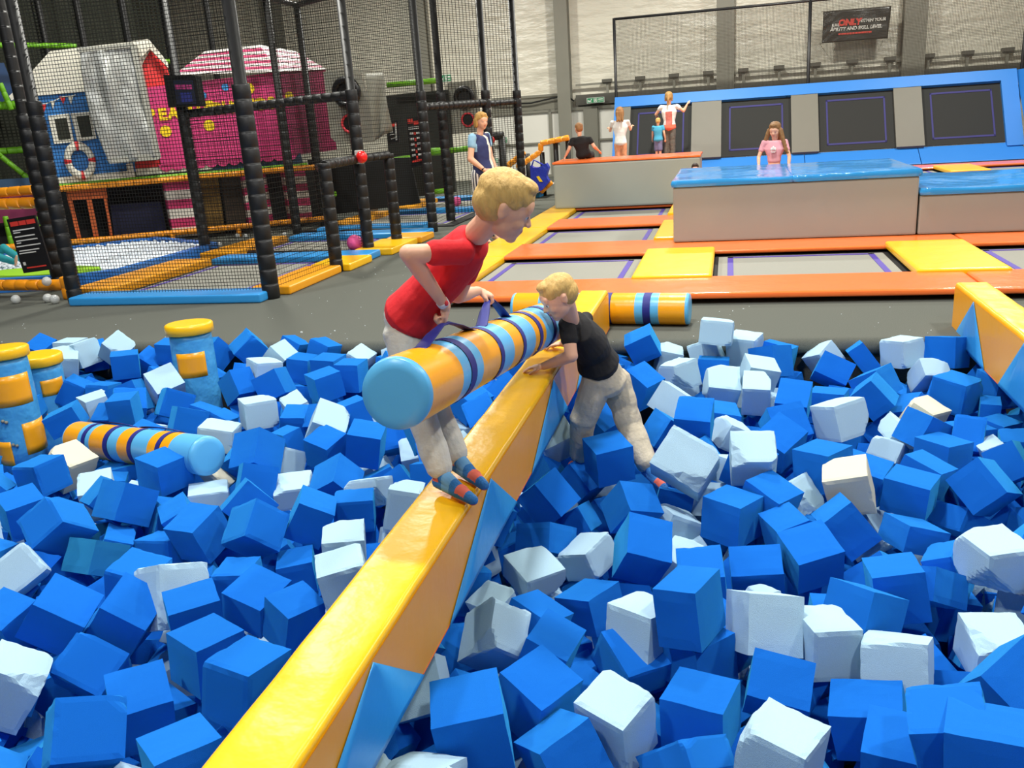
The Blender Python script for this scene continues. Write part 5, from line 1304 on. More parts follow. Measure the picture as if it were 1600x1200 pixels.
ROLLSEQ = [('O', .24), ('B', .07), ('N', .05), ('B', .07), ('O', .19), ('N', .04), ('B', .13), ('O', .12), ('N', .04), ('B', .15), ('O', .07), ('N', .05), ('O', .06), ('B', .14), ('N', .05), ('B', .08), ('O', .2)]
YRL = mat('roll_yellow_vinyl', (246, 166, 20), 0.3, spec=.5, var=.04, vscale=4, bump=.2, bscale=9, bdist=.015)
def roll(label, a, b, r, seq, flip=False, handles=(), squash=0.0):
    a = Vector(a); b = Vector(b); L = (b - a).length; tot = sum(s for _, s in seq); mid = (a + b) / 2
    t = thing('striped_roll', label, 'roll', (mid.x, mid.y, min(a.z, b.z) - r))
    ax = (b - a) / L
    cm = {'O': YRL, 'B': LBL, 'N': NVY}
    side = Vector((0, 0, 1)); side = (side - ax * side.dot(ax)).normalized()
    d = 0
    M_ = MB()
    for kx, (c, s) in enumerate(seq):
        s = s * L / tot; p0 = a + ax * d; p1 = a + ax * (d + s); e = .0025 if c == 'N' else 0
        q = MB(); q.rings([p0, p0.lerp(p1, .5), p1], [r + e] * 3, cm[c], 40, side=side)
        q.f = q.f[:-2]; q.mi = q.mi[:-2]; q.sm = q.sm[:-2]
        if c == 'N': q.build('navy_band', t)
        else:
            o = len(M_.v); M_.v += q.v; ii = M_.mid(cm[c]); M_.f += [tuple(o + k for k in f) for f in q.f]; M_.mi += [ii] * len(q.f); M_.sm += q.sm
        d += s
    M_.build('cover', t)
    for e, sg, nm in ((a, -1, 'end_cap'), (b, 1, 'end_cap')):
        m = MB(); P = []; RR = []
        for q in (0, 18, 36, 54, 70, 84): P.append(e + ax * (sg * .028 * math.sin(R_(q)))); RR.append(r * (.86 + .14 * math.cos(R_(q))) if q < 60 else r * (.93 - (q - 54) / 30 * .5))
        P.append(e + ax * (sg * .030)); RR.append(.002)
        m.rings(P, RR, LBL, 40, side=side); m.build(nm, t)
    for (h0, h1, ang, rise) in handles:
        u = side * math.cos(ang) + ax.cross(side) * math.sin(ang)
        pts = []
        for i in range(13):
            f = i / 12; pts.append(a + ax * (h0 + (h1 - h0) * f) * L + u * (r + .004 + rise * math.sin(math.pi * f) ** .7))
        m = MB(); m.rings(pts, [(.022, .003)] * 13, NVY, 10, side=ax.cross(u)); m.build('handle', t)
    return t
RA = axd(622, 614, 2.62); RB = axd(858, 503, 4.75)
RT = roll('striped orange and blue foam roll carried by the boy in red', RA, RB, .112, ROLLSEQ)
FIST_R = RA.lerp(RB, .225) + Vector((-.0, -.01, .165)); FIST_L = RA.lerp(RB, .50) + Vector((-.01, 0, .20))
def strap(f0, fist, f1):
    up = Vector((0, 0, .113)); a = RA.lerp(RB, f0) + up; b = RA.lerp(RB, f1) + up; ax = (RB - RA).normalized(); g0 = fist - ax * .035; g1 = fist + ax * .035
    pts = [a - ax * .04 - Vector((0, 0, .004)), a, a.lerp(g0, .5) + Vector((0, 0, .004)), g0, fist, g1, b.lerp(g1, .5) + Vector((0, 0, .004)), b, b + ax * .04 - Vector((0, 0, .004))]
    m = MB(); m.rings(pts, [(.024, .003), (.024, .003), (.022, .003), (.012, .005), (.011, .006), (.012, .005), (.022, .003), (.024, .003), (.024, .003)], NVY, 12, side=(1, 0, 0)); m.build('handle', RT)
strap(.11, FIST_R, .34); strap(.42, FIST_L, .59)
pL = axd(322, 712, 4.85); qL = axd(125, 685, 5.75)
roll('striped roll half sunk in the cubes beside the three pillars', pL, qL, .112, [('B', .24), ('O', .10), ('N', .05), ('O', .10), ('B', .20), ('N', .05), ('O', .14), ('B', .13), ('N', .06), ('O', .2), ('B', .06), ('N', .05), ('B', .06), ('O', .22)], handles=((.2, .5, .5, .01), (.56, .86, .5, .01)))
roll('striped roll lying on the carpet behind the beam', (-.30, 6.47, .122), (-1.62, 6.60, .122), .118, [('O', .19), ('B', .06), ('N', .055), ('B', .06), ('O', .18), ('N', .05), ('B', .22), ('O', .14), ('N', .05), ('B', .1), ('O', .2)])
PBL = mat('pillar_blue_vinyl', (70, 158, 214), .4, var=.05, vscale=3, bump=.9, bscale=3.2, bdist=.06)
def pillar(label, x, y, z, r, tilt, patches, caph=.075, snaps=()):
    t = thing('soft_pillar', label, 'pillar', (x, y, -.7)); T = Vector(tilt)
    top = Vector((x, y, z)); ax = (Vector((0, 0, 1)) + T).normalized()
    P = [top - ax * (caph + d) for d in (.9, .6, .4, .2, .05, 0)]
    m = MB(); m.rings(P, [r, r, r, r, r * .985, r * .96], PBL, 36); m.build('body', t)
    m = MB(); m.rings([top - ax * caph, top - ax * caph * .9, top - ax * caph * .15, top - ax * .004, top], [r * 1.06, r * 1.12, r * 1.12, r * 1.07, r * 1.0], YEL, 36); m.build('cap', t)
    for (a0, a1, d0, d1) in patches:
        m = MB(); vs = []; fs = []; n = 10
        for i in range(n + 1):
            a = R_(a0 + (a1 - a0) * i / n)
            for j in range(5):
                d = d0 + (d1 - d0) * j / 4; p = top - ax * (caph + d); vs.append(p + Vector((math.cos(a), math.sin(a), 0)) * (r * 1.006))
        for i in range(n):
            for j in range(4): o = i * 5 + j; fs.append((o, o + 5, o + 6, o + 1))
        m.add(vs, fs, YRL, True); o = m.build('orange_patch', t); o.modifiers.new('thick', 'SOLIDIFY').thickness = .0015
    for (a, d) in snaps:
        q = R_(a); p = top - ax * (caph + d) + Vector((math.cos(q), math.sin(q), 0)) * r * 1.04; m = MB(); m.ball(p, (.012, .012, .012), STEEL, seg=10, nr=6); m.build('snap', t)
    return t
pillar('blue soft pillar with yellow cap at the left edge, tallest of three', -4.80, 4.78, .30, .150, (-.03, .05, 0), [(-85, 8, .10, .31), (-38, 42, .44, .66), (-125, -72, .55, .72), (-100, -50, .80, .95)], snaps=((-78, .40), (-70, .41), (-66, .57), (-58, .58)))
pillar('blue soft pillar with yellow cap right behind the tallest pillar', -4.92, 5.22, .13, .138, (.02, 0, 0), [(-60, 10, .10, .22), (-60, 0, .35, .5)])
pillar('short blue pillar with yellow cap standing alone near the pit edge', -3.79, 5.45, .30, .150, (.0, .03, 0), [(-105, -25, .12, .30), (-150, -118, .30, .45)])

# ================================================================ FOAM CUBES
rnd = random.Random(11)
def cube_mesh(name, mt, chips, seed, rough=.0):
    bm = bmesh.new(); bmesh.ops.create_cube(bm, size=1.0)
    n = 9 if chips else 4
    bmesh.ops.subdivide_edges(bm, edges=bm.edges[:], cuts=n, use_grid_fill=True)
    rs = random.Random(seed)
    cuts = []
    for _ in range(chips):
        c = Vector((rs.choice((-.5, .5)), rs.choice((-.5, .5)), rs.choice((-.5, .5))))
        if rs.random() < .4: c[rs.randrange(3)] = rs.uniform(-.4, .4)
        nrm = Vector((c.x + rs.uniform(-.25, .25), c.y + rs.uniform(-.25, .25), c.z + rs.uniform(-.25, .25))).normalized()
        cuts.append((nrm, c.dot(nrm) - rs.uniform(.05, .17), rs.uniform(0, 50)))
    for v in bm.verts:
        p = v.co; a = sorted((abs(p.x), abs(p.y), abs(p.z)))
        on = sum(1 for q in a if q > .499)
        if on >= 2:     # worn edges
            k = .018 + (.05 * max(0, noise.noise(p * 5 + Vector((seed, 0, 0)))) if chips else .012 * max(0, noise.noise(p * 4 + Vector((seed, 0, 0)))))
            v.co = p * (1 - k)
        for (nrm, h, sd) in cuts:
            d = v.co.dot(nrm) - (h + .035 * noise.noise(v.co * 7 + Vector((sd, 0, 0))))
            if d > 0: v.co -= nrm * d
    if not chips:
        for v in bm.verts: v.co += Vector((noise.noise(v.co * 2 + Vector((seed, 1, 0))), noise.noise(v.co * 2 + Vector((0, seed, 5))), noise.noise(v.co * 2 + Vector((7, 0, seed))))) * .012
    me = bpy.data.meshes.new(name); bm.to_mesh(me); bm.free(); me.materials.append(mt); return me
BM_ = [cube_mesh('blue_foam_cube', FB, 0, i) for i in range(5)] + [cube_mesh('blue_foam_cube', FB, 1, 30 + i) for i in range(2)]
TM_ = [cube_mesh('teal_lit_foam_cube', FBT, 0, 60)]
WM_ = [cube_mesh('pale_foam_cube', FW, 2 + i % 3, 10 + i) for i in range(7)] + [cube_mesh('pale_foam_cube', FW, 0, 20)]
YM_ = [cube_mesh('cream_foam_cube', FY, 2, 25)]
rows_ = []
for ln in CUBES.strip().split('\n'):
    q = ln.split(); v = [int(x) / 1000 for x in q[1:]]
    rows_.append((q[0], Vector(v[0:3]), Vector(v[3:6]), Vector(v[6:9])))
infos = []; stuff = MB()
rs_ = random.Random(77); SB_ = cube_mesh('m', FB, 0, 4); SW2 = cube_mesh('m', FW, 0, 14)
def filler(x, y, z):
    M = Euler((rs_.uniform(-.5, .5), rs_.uniform(-.5, .5), rs_.uniform(0, 1.6))).to_matrix(); w_ = rs_.random() < .25; src = SW2 if w_ else SB_
    stuff.add([Vector((x, y, z)) + M @ (p.co * .195) for p in src.vertices], [tuple(f.vertices) for f in src.polygons], FW if w_ else FB)
gy = 1.0
while gy < 5.9:
    gx = PX0 + .3
    while gx < PX1 - .2:
        x = gx + rs_.uniform(-.03, .03); y = gy + rs_.uniform(-.03, .03)
        pc = CR.transposed() @ (Vector((x, y, -.2)) - C0); px = pc.x / pc.z * FPX + 800; py = pc.y / pc.z * FPX + 600
        clear = all(math.hypot(x - a_, y - b_) > .3 for a_, b_ in ((-4.80, 4.78), (-4.92, 5.22), (-3.79, 5.45))) and not (-1.2 < x < -.74) and not (1.36 < x < 1.82)
        if -900 < px < 2500 and py < 2300:
            if clear and (px < -110 or px > 1710 or py > 1310): filler(x, y, -.2 + rs_.uniform(-.04, .05))
            filler(x, y, -.66)
        gx += .235
    gy += .235
ordn = ['first', 'second', 'third', 'fourth', 'fifth', 'sixth', 'seventh', 'eighth', 'ninth', 'tenth', 'eleventh', 'twelfth', 'thirteenth', 'fourteenth', 'fifteenth', 'sixteenth', 'seventeenth', 'eighteenth', 'nineteenth', 'twentieth', 'twenty-first', 'twenty-second', 'twenty-third', 'twenty-fourth', 'twenty-fifth', 'twenty-sixth']
STB = cube_mesh('m', FB, 0, 3); STW_ = cube_mesh('m', FW, 2, 12)
for i, (kd, c, rv, D) in enumerate(rows_):
    M = Matrix.Rotation(rv.length, 3, rv.normalized()) if rv.length > 1e-6 else Matrix.Identity(3)
    u = rnd.random()
    if i >= 300:
        src = STB if kd == 'b' else STW_
        stuff.add([c + M @ Vector((p.co.x * D.x, p.co.y * D.y, p.co.z * D.z)) for p in src.vertices], [tuple(f.vertices) for f in src.polygons], FB if kd == 'b' else FW)
        continue
    if kd == 'b': me = rnd.choice(BM_); tone = 'blue'
    else: me = rnd.choice(WM_); tone = 'pale blue'
    if kd == 'w' and u < .05: me = YM_[0]; tone = 'cream'
    pc = CR.transposed() @ (c - C0); px, py = pc.x / pc.z * FPX + 800, pc.y / pc.z * FPX + 600
    if kd == 'b' and (abs(px - 846) < 30 and abs(py - 1057) < 30 or abs(px - 135) < 25 and abs(py - 870) < 25): me = TM_[0]; tone = 'teal-lit blue'
    o = bpy.data.objects.new('foam_cube', me); COL.objects.link(o)
    o.matrix_world = Matrix.Translation(c) @ M.to_4x4() @ Matrix.Diagonal((D.x, D.y, D.z, 1))
    upz = max(abs(M[2][0]), abs(M[2][1]), abs(M[2][2]))
    pose = 'lying flat' if upz > .97 else ('slightly tilted' if upz > .88 else ('steeply tilted' if upz > .75 else 'standing on a corner'))
    o['category'] = 'foam cube'; o['group'] = 'foam cubes filling the pit'
    infos.append((o, tone, pose, c, px, py))
tag(stuff.build('foam_cubes'), 'mass of foam cubes showing only slivers between the others', 'foam cubes', 'foam cubes filling the pit', 'stuff')
bands = [(1120, 1e9), (1030, 1120), (950, 1030), (870, 950), (790, 870), (720, 790), (655, 720), (600, 655), (560, 600), (-1e9, 560)]
bn = ['nearest row', 'second row', 'third row', 'fourth row', 'fifth row', 'sixth row', 'seventh row', 'eighth row', 'ninth row', 'last row']
for bi, (lo, hi) in enumerate(bands):
    for sidename, sel in (('left of the long beam', lambda c: c.x < -.97), ('right of the long beam', lambda c: c.x >= -.97)):
        L_ = [q for q in infos if lo <= q[5] < hi and sel(q[3])]
        L_.sort(key=lambda q: abs(q[4] - (600 + (1200 - q[5]) * .35)))
        L_.sort(key=lambda q: -q[4] if 'left' in sidename else q[4])
        for j, q in enumerate(L_):
            q[0]['label'] = '%s cube %s, %s out %s, %s' % (q[1], q[2], ordn[min(j, 25)], sidename, bn[bi])

# ================================================================ PEOPLE
def remeshed(mb, voxel, smooth=3, factor=.5):
    me = bpy.data.meshes.new('tmp'); me.from_pydata([tuple(v) for v in mb.v], [], mb.f)
    o = bpy.data.objects.new('tmp', me); COL.objects.link(o)
    bm = bmesh.new(); bm.from_mesh(me); bmesh.ops.recalc_face_normals(bm, faces=bm.faces[:]); bm.to_mesh(me); bm.free()
    r = o.modifiers.new('r', 'REMESH'); r.mode = 'VOXEL'; r.voxel_size = voxel; r.use_smooth_shade = True
    if smooth: s = o.modifiers.new('s', 'SMOOTH'); s.iterations = smooth; s.factor = factor
    dg = bpy.context.evaluated_depsgraph_get(); out = bpy.data.meshes.new_from_object(o.evaluated_get(dg))
    bpy.data.objects.remove(o); bpy.data.meshes.remove(me)
    return out
def blob(name, mb, mats, parent, voxel, smooth=3, paint=None, disp=None):
    me = remeshed(mb, voxel, smooth); me.name = name; me.materials.clear()
    for m in mats: me.materials.append(m)
    if disp:
        ns = [v.normal.copy() for v in me.vertices]
        for v, n_ in zip(me.vertices, ns): v.co += n_ * disp(v.co, n_)
    for p in me.polygons:
        p.use_smooth = True; p.material_index = paint(p.center, p.normal) if paint else 0
    o = bpy.data.objects.new(name, me); COL.objects.link(o); o.parent = parent; o.matrix_parent_inverse = Matrix.Translation(-parent.location)
    return o
SKIN = mat('fair_skin', (232, 178, 146), .5, spec=.35, var=.05, vscale=14); SKIN.node_tree.nodes['Principled BSDF'].inputs['Subsurface Weight'].default_value = .0
LIPS = mat('lips', (204, 116, 104), .4); EYEW = mat('eye_white', (226, 224, 218), .25); IRIS = mat('iris', (60, 84, 104), .2); NAIL = mat('nail', (240, 196, 172), .3)
def hair_mat(name, rgb): return mat(name, rgb, .55, spec=.35, var=.38, vscale=46, bump=.9, bscale=70, bdist=.008, stretch=(1, 1, .35))
BLOND = hair_mat('blond_hair', (206, 168, 98)); SANDY = hair_mat('sandy_hair', (168, 130, 78)); BROWN = hair_mat('light_brown_hair', (150, 108, 66)); DBLOND = hair_mat('dark_blond_hair', (132, 104, 62))
def basis(f, u):
    f = Vector(f).normalized(); u = Vector(u); u = (u - f * u.dot(f)).normalized(); l = u.cross(f)   # l = left
    return Matrix((l, f, u)).transposed()       # columns: left, forward, up
def head_parts(mb, c, B, H):
    def P(x, y, z): return c + B @ Vector((x, y, z)) * H
    def E(x, y, z, rx, ry, rz): mb.ball(P(x, y, z), (rx * H, ry * H, rz * H), None, M=B, seg=26, nr=18)
    E(0, -.045, .13, .345, .43, .365); E(0, .05, .0, .315, .355, .33); E(0, .10, -.17, .27, .285, .27); E(0, .15, -.29, .21, .23, .17)
    E(0, .265, -.40, .095, .095, .085); E(.15, .20, -.14, .12, .16, .13); E(-.15, .20, -.14, .12, .16, .13)
    E(0, .33, .12, .23, .09, .15)
    E(.12, .345, .05, .10, .05, .03); E(-.12, .345, .05, .10, .05, .03)
    mb.capsule(P(0, .37, .02), P(0, .445, -.125), .030 * H, .048 * H, None, 16); E(.045, .405, -.135, .035, .04, .03); E(-.045, .405, -.135, .035, .04, .03)
    E(0, .372, -.235, .085, .035, .020); E(0, .365, -.275, .07, .035, .022); E(0, .345, -.255, .10, .04, .04)
    for s in (1, -1):
        E(s * .335, -.03, -.03, .035, .075, .115); E(s * .355, -.045, .03, .03, .06, .07)
def eyes(name, parent, c, B, H):
    for s in (1, -1):
        p = c + B @ Vector((s * .125, .315, -.005)) * H
        m = MB(); m.ball(p, .062 * H, EYEW, seg=16, nr=10); m.ball(p + B @ Vector((s * .002, .040, -.004)) * H, .033 * H, IRIS, seg=12, nr=8); m.build('eye', parent)
        m = MB(); m.capsule(c + B @ Vector((s * .07, .392, .075)) * H, c + B @ Vector((s * .19, .350, .080)) * H, .012 * H, .009 * H, SANDY, 8); m.build('eyebrow', parent)
def hair_short(mb, c, B, H, vol=1.0):
    def E(x, y, z, rx, ry, rz): mb.ball(c + B @ Vector((x, y, z)) * H, (rx * H * vol, ry * H * vol, rz * H * vol), None, M=B, seg=24, nr=16)
    E(0, -.055, .20, .368, .44, .345); E(0, -.16, .02, .34, .34, .34); E(0, .18, .39, .24, .20, .12); E(0, -.24, -.08, .22, .20, .16)
    E(.29, .0, .17, .06, .19, .15); E(-.29, .0, .17, .06, .19, .15)
def hand(mb, wrist, d, palm, S, curl, spread=.0, thumb=1, nails=None):
    """d: wrist to knuckles; palm: the side the palm faces; thumb: side sign"""
    d = Vector(d).normalized(); n = Vector(palm); n = (n - d * n.dot(d)).normalized(); l = d.cross(n) * thumb    # towards the thumb
    L = .058 * S
    k0 = wrist + d * L
    mb.ball(wrist + d * L * .55, (.027 * S, L * .72, .0135 * S), None, M=Matrix((l, d, n)).transposed(), seg=16, nr=12)
    mb.capsule(wrist - d * .01 * S, wrist + d * .02 * S, .0165 * S, .018 * S, None, 12)
    lens = (.92, 1.0, .95, .76)
    tips = []
    for i in range(4):
        o = (1.5 - i) / 1.5
        p = k0 + l * (.0205 * S * o) - d * (.006 * S * (abs(o) * .8 + (.6 if i == 3 else 0)))
        mb.capsule(p - d * .02 * S, p, .0092 * S, .0088 * S, None, 10)
        dd = (d + l * spread * o).normalized(); a = 0; r = .0082 * S
        segs = (.027, .020, .016)
        for j, sl in enumerate(segs):
            a += curl[j] * (1 + .05 * i); q = dd * math.cos(a) + n * math.sin(a); p2 = p + q * (sl * S * lens[i]); r2 = r * .93
            mb.capsule(p, p2, r, r2, None, 10); p = p2; r = r2
        tips.append(p)
    # thumb leaves the side of the palm near its base
    t0 = wrist + d * .018 * S + l * .016 * S + n * .004 * S; q = (d * .62 + l * .68 + n * .35).normalized(); t1 = t0 + q * .026 * S; q2 = (d * .72 + l * .18 + n * .68 * (1 if curl[0] > .3 else .35)).normalized(); t2 = t1 + q2 * .022 * S; t3 = t2 + (q2 + n * .3 * (1 if curl[0] > .3 else 0)).normalized() * .016 * S
    mb.capsule(wrist + d * .006 * S, t0, .012 * S, .012 * S, None, 10); mb.capsule(t0, t1, .0125 * S, .0095 * S, None, 10); mb.capsule(t1, t2, .0098 * S, .0088 * S, None, 10); mb.capsule(t2, t3, .0088 * S, .0076 * S, None, 10)
def torso(mb, pts, rad, fw, grow=0.0, seg=24):
    """pts from pelvis to neck base; rad (half width, half depth); fw the chest's facing direction"""
    side = Vector(fw).cross(Vector(pts[-1]) - Vector(pts[0])).normalized()
    pts = [Vector(p) for p in pts]; r = [(a + grow, b + grow) for a, b in rad]
    t0 = (pts[1] - pts[0]).normalized(); t1 = (pts[-1] - pts[-2]).normalized()
    pts = [pts[0] - t0 * (r[0][1] * .55), pts[0] - t0 * (r[0][1] * .3)] + pts + [pts[-1] + t1 * (r[-1][1] * .3)]
    r = [(r[0][0] * .55, r[0][1] * .5), (r[0][0] * .85, r[0][1] * .85)] + r + [(r[-1][0] * .6, r[-1][1] * .6)]
    mb.rings(pts, r, None, seg, side=side)
def limb(mb, pts, rad, grow=0.0):
    for i in range(len(pts) - 1): mb.capsule(pts[i], pts[i + 1], rad[i] + grow, rad[i + 1] + grow, None, 16)
def person(name, label, J, k=1.0, S=1.0, vox=.006, shirt=None, shirt_cols=None, sleeve=.45, pants=None, pant_end='ankle', socks=None, hairm=None, hair='short', pose_hands=None, foot=.19, shirt_paint=None, pants_paint=None, extra=None, skirt_hem=.0, show_eyes=True, belly=.0, midriff=0.0, kp=None, ptop=.25):
    kp = kp or k
    """J: joints in metres. k scales limb girth, S the hands."""
    base_z = J.get('base', min(J['anL'].z, J['anR'].z) - .05)
    t = thing('person', label, 'person', (J['hip'].x, J['hip'].y, base_z))
    hc, HB_, H = J['head'], basis(J['face'], J['up']), J['H']
    neck = J['neck']; hip = J['hip']; ch = J['chest']; fw = J['front']
    sw = (J['shL'] - J['shR']).length / 2
    R_arm = [.034 * k, .030 * k, .029 * k, .0185 * k]; R_leg = [.056 * k, .041 * k, .037 * k, .024 * k]
    tp = [hip, hip.lerp(ch, .45), ch, ch.lerp(neck, .55)]
    tr = [(.098 * k, .068 * k), (.090 * k, .064 * k + belly), (sw * .86, .072 * k), (sw * .72, .052 * k)]
    b = MB()
    head_parts(b, hc, HB_, H)
    b.capsule(neck, hc + HB_ @ Vector((0, -.10, -.22)) * H, .21 * H, .20 * H, None, 18)
    torso(b, tp, tr, fw)
    for s in 'LR':
        sh, el, wr = J['sh' + s], J['el' + s], J['wr' + s]
        b.capsule(ch.lerp(neck, .5), sh, .030 * k, .031 * k, None, 14)
        fa = el.lerp(wr, .35)
        limb(b, [sh, el, fa, wr], R_arm)
        h = (pose_hands or {}).get(s)
        if h: hand(b, wr, h[0], h[1], S, h[2], h[3] if len(h) > 3 else .08, h[4] if len(h) > 4 else 1)
        hp, kn, an = J['hip' + s], J['kn' + s], J['an' + s]
        limb(b, [hp, kn, kn.lerp(an, .35), an], R_leg)
        toe = J['toe' + s]; d = (toe - an); heel = an - Vector((d.x, d.y, 0)).normalized() * .018 * S + Vector((0, 0, -.035 * S)); ball_ = an.lerp(toe, .62) + Vector((0, 0, -.008 * S))
        b.capsule(an, heel, .022 * k, .022 * k, None, 12); b.capsule(heel, ball_, .022 * k, .024 * k, None, 12); b.capsule(ball_, toe, .024 * k, .015 * k, None, 12); b.capsule(an, ball_, .023 * k, .020 * k, None, 12)
    mouth = hc + HB_ @ Vector((0, .39, -.255)) * H
    def paint(c, n): 
        q = HB_.transposed() @ (c - hc) / H
        return 1 if abs(q.x) < .085 and q.y > .335 and -.30 < q.z < -.21 and abs(q.z + .255) < .036 * (1.1 - abs(q.x) * 7) else 0
    body = blob('body', b, [SKIN, LIPS], t, vox, 3, paint)
    if show_eyes: eyes('eye', t, hc, HB_, H)
    # hair
    hm = MB(); hair_short(hm, hc, HB_, H)
    def hp_(x, y, z): return hc + HB_ @ Vector((x, y, z)) * H
    if hair == 'bob':
        for s in (1, -1):
            hm.capsule(hp_(s * .30, -.05, .1), hp_(s * .33, -.02, -.28), .13 * H, .09 * H, None); hm.capsule(hp_(s * .2, -.3, .0), hp_(s * .2, -.3, -.32), .17 * H, .12 * H, None)
        hm.capsule(hp_(-.1, .25, .36), hp_(.22, .3, .2), .13 * H, .07 * H, None)
    if hair in ('long', 'longfront', 'tail'):
        for s in (1, -1): hm.capsule(hp_(s * .28, -.05, .1), hp_(s * .30, -.08, -.25), .12 * H, .09 * H, None)
    if hair == 'long':
        for x in (-.2, 0, .2): hm.capsule(hp_(x, -.32, 0), hp_(x * 1.2, -.38, -.75), .17 * H, .09 * H, None)
    if hair == 'longfront':
        for s in (1, -1):
            for q in range(6): hm.capsule(hp_(s * (.38 + .07 * q), .02 + .09 * q, -.05 - .22 * q), hp_(s * (.46 + .09 * q), .14 + .08 * q, -.27 - .22 * q), (.17 - .012 * q) * H, (.15 - .012 * q) * H, None)
        hm.capsule(hp_(0, -.3, 0), hp_(.1, -.36, -.8), .22 * H, .16 * H, None)
    if hair == 'tail':
        hm.capsule(hp_(0, -.42, .1), hp_(0, -.50, -.25), .12 * H, .1 * H, None); hm.capsule(hp_(0, -.5, -.25), hp_(.04, -.44, -.75), .1 * H, .05 * H, None)
    blob('hair', hm, [hairm], t, max(.005, vox), 2, None, lambda c, n: .0035 * noise.noise(c * (2.6 / H)) + .0022 * noise.noise(Vector((c.x * 13 / H, c.y * 13 / H, c.z * 4 / H))))
    # trousers
    if pants:
        b = MB(); g = .011 * k; k0_ = k; k = kp
        torso(b, [hip - (ch - hip) * .05, hip.lerp(ch, .12), hip.lerp(ch, ptop - midriff * .3)], [(.102 * k, .076 * k), (.100 * k, .072 * k), (.092 * k0_, .066 * k0_)], fw, g)
        for s in 'LR':
            hp, kn, an = J['hip' + s], J['kn' + s], J['an' + s]
            if pant_end == 'ankle': limb(b, [hp, kn, kn.lerp(an, .4), an.lerp(kn, .10)], [.060 * k, .047 * k, .044 * k, .037 * k], g); 
            else: limb(b, [hp, hp.lerp(kn, .85)], [.060 * k, .056 * k], g)
        blob('trousers' if pant_end == 'ankle' else 'shorts', b, pants, t, vox * 1.1, 3, pants_paint, lambda c, n: .0055 * k * noise.noise(Vector((c.x * 8, c.y * 8, c.z * 14))) + .0016 * k * noise.noise(c * 30))
    if pants: k = k0_
    if shirt:
        b = MB(); g = .012 * k
        lo = hip.lerp(ch, midriff) if midriff else hip.lerp(ch, -.02 - skirt_hem)
        torso(b, [lo, lo.lerp(ch, .45), ch, ch.lerp(neck, .66)], [((.118 if not midriff else .09) * k, (.092 if not midriff else .066) * k + belly), (.097 * k, .072 * k + belly), (sw * .9, .076 * k), (sw * .62, .054 * k)], fw, g)
        for s in 'LR':
            sh, el = J['sh' + s], J['el' + s]
            b.capsule(ch.lerp(neck, .5), sh, .040 * k, .040 * k, None, 16); b.capsule(sh, sh.lerp(el, sleeve), .041 * k, .043 * k, None, 16)
        blob('shirt', b, shirt, t, vox * 1.1, 3, shirt_paint, lambda c, n: .006 * k * noise.noise(c * 9) + .0018 * k * noise.noise(c * 26))
    if socks:
        for s in 'LR':
            an, toe, kn = J['an' + s], J['toe' + s], J['kn' + s]; b = MB(); d = (toe - an)
            heel = an - Vector((d.x, d.y, 0)).normalized() * .018 * S + Vector((0, 0, -.035 * S)); ball_ = an.lerp(toe, .62) + Vector((0, 0, -.008 * S)); g = .004
            b.capsule(an.lerp(kn, .18), an, .026 * k, .026 * k, None); b.capsule(an, heel, .026 * k, .0265 * k, None); b.capsule(heel, ball_, .0265 * k, .0285 * k, None); b.capsule(ball_, toe, .0285 * k, .019 * k, None); b.capsule(an, ball_, .028 * k, .024 * k, None)
            def sp(c, n, an=an, toe=toe, heel=heel):
                f = (c - heel).dot((toe - heel).normalized()) / (toe - heel).length
                if len(socks) > 1 and n.z < -.55: return 1
                if len(socks) > 1 and (.62 < f < .86) and n.z > .1 and abs((c - heel).cross((toe - heel).normalized()).length) < .05: return 1
                if len(socks) > 1 and -.10 < f < .12 and c.z > heel.z + .01 and c.z < heel.z + .035: return 1
                if len(socks) > 2 and .22 < f < .45: return 2
                return 0
            blob('sock', b, socks, t, vox * .8, 2, sp)
    if extra: extra(t, J)
    return t
def cuff(t, wr, el, r, mt, name='wristband', w=.018):
    d = (el - wr).normalized(); p = wr + d * .015; m = MB(); m.rings([p, p + d * w * .1, p + d * w * .9, p + d * w], [r * .96, r, r, r * .96], mt, 22); return m.build(name, t)
TEE_R = mat('red_cotton', (214, 26, 34), .85, var=.08, vscale=12, bump=.3, bscale=30); TEE_K = mat('black_cotton', (26, 25, 26), .9, var=.15, vscale=12, bump=.3, bscale=30)
CHINO = mat('stone_trousers', (196, 184, 160), .9, var=.06, vscale=10, bump=.4, bscale=60); CHIN2 = mat('light_grey_trousers', (208, 204, 190), .9, var=.06, vscale=10, bump=.4, bscale=60)
SOCKB = mat('blue_sock', (44, 112, 176), .9, var=.08, vscale=40, bump=.4, bscale=120); SOCKO = mat('orange_grip', (222, 104, 84), .8); SOCKL = mat('light_blue_sock', (104, 158, 200), .9)
BAND = mat('white_wristband', (240, 236, 232), .4); BANDR = mat('red_wristband', (220, 60, 70), .4)
V = Vector
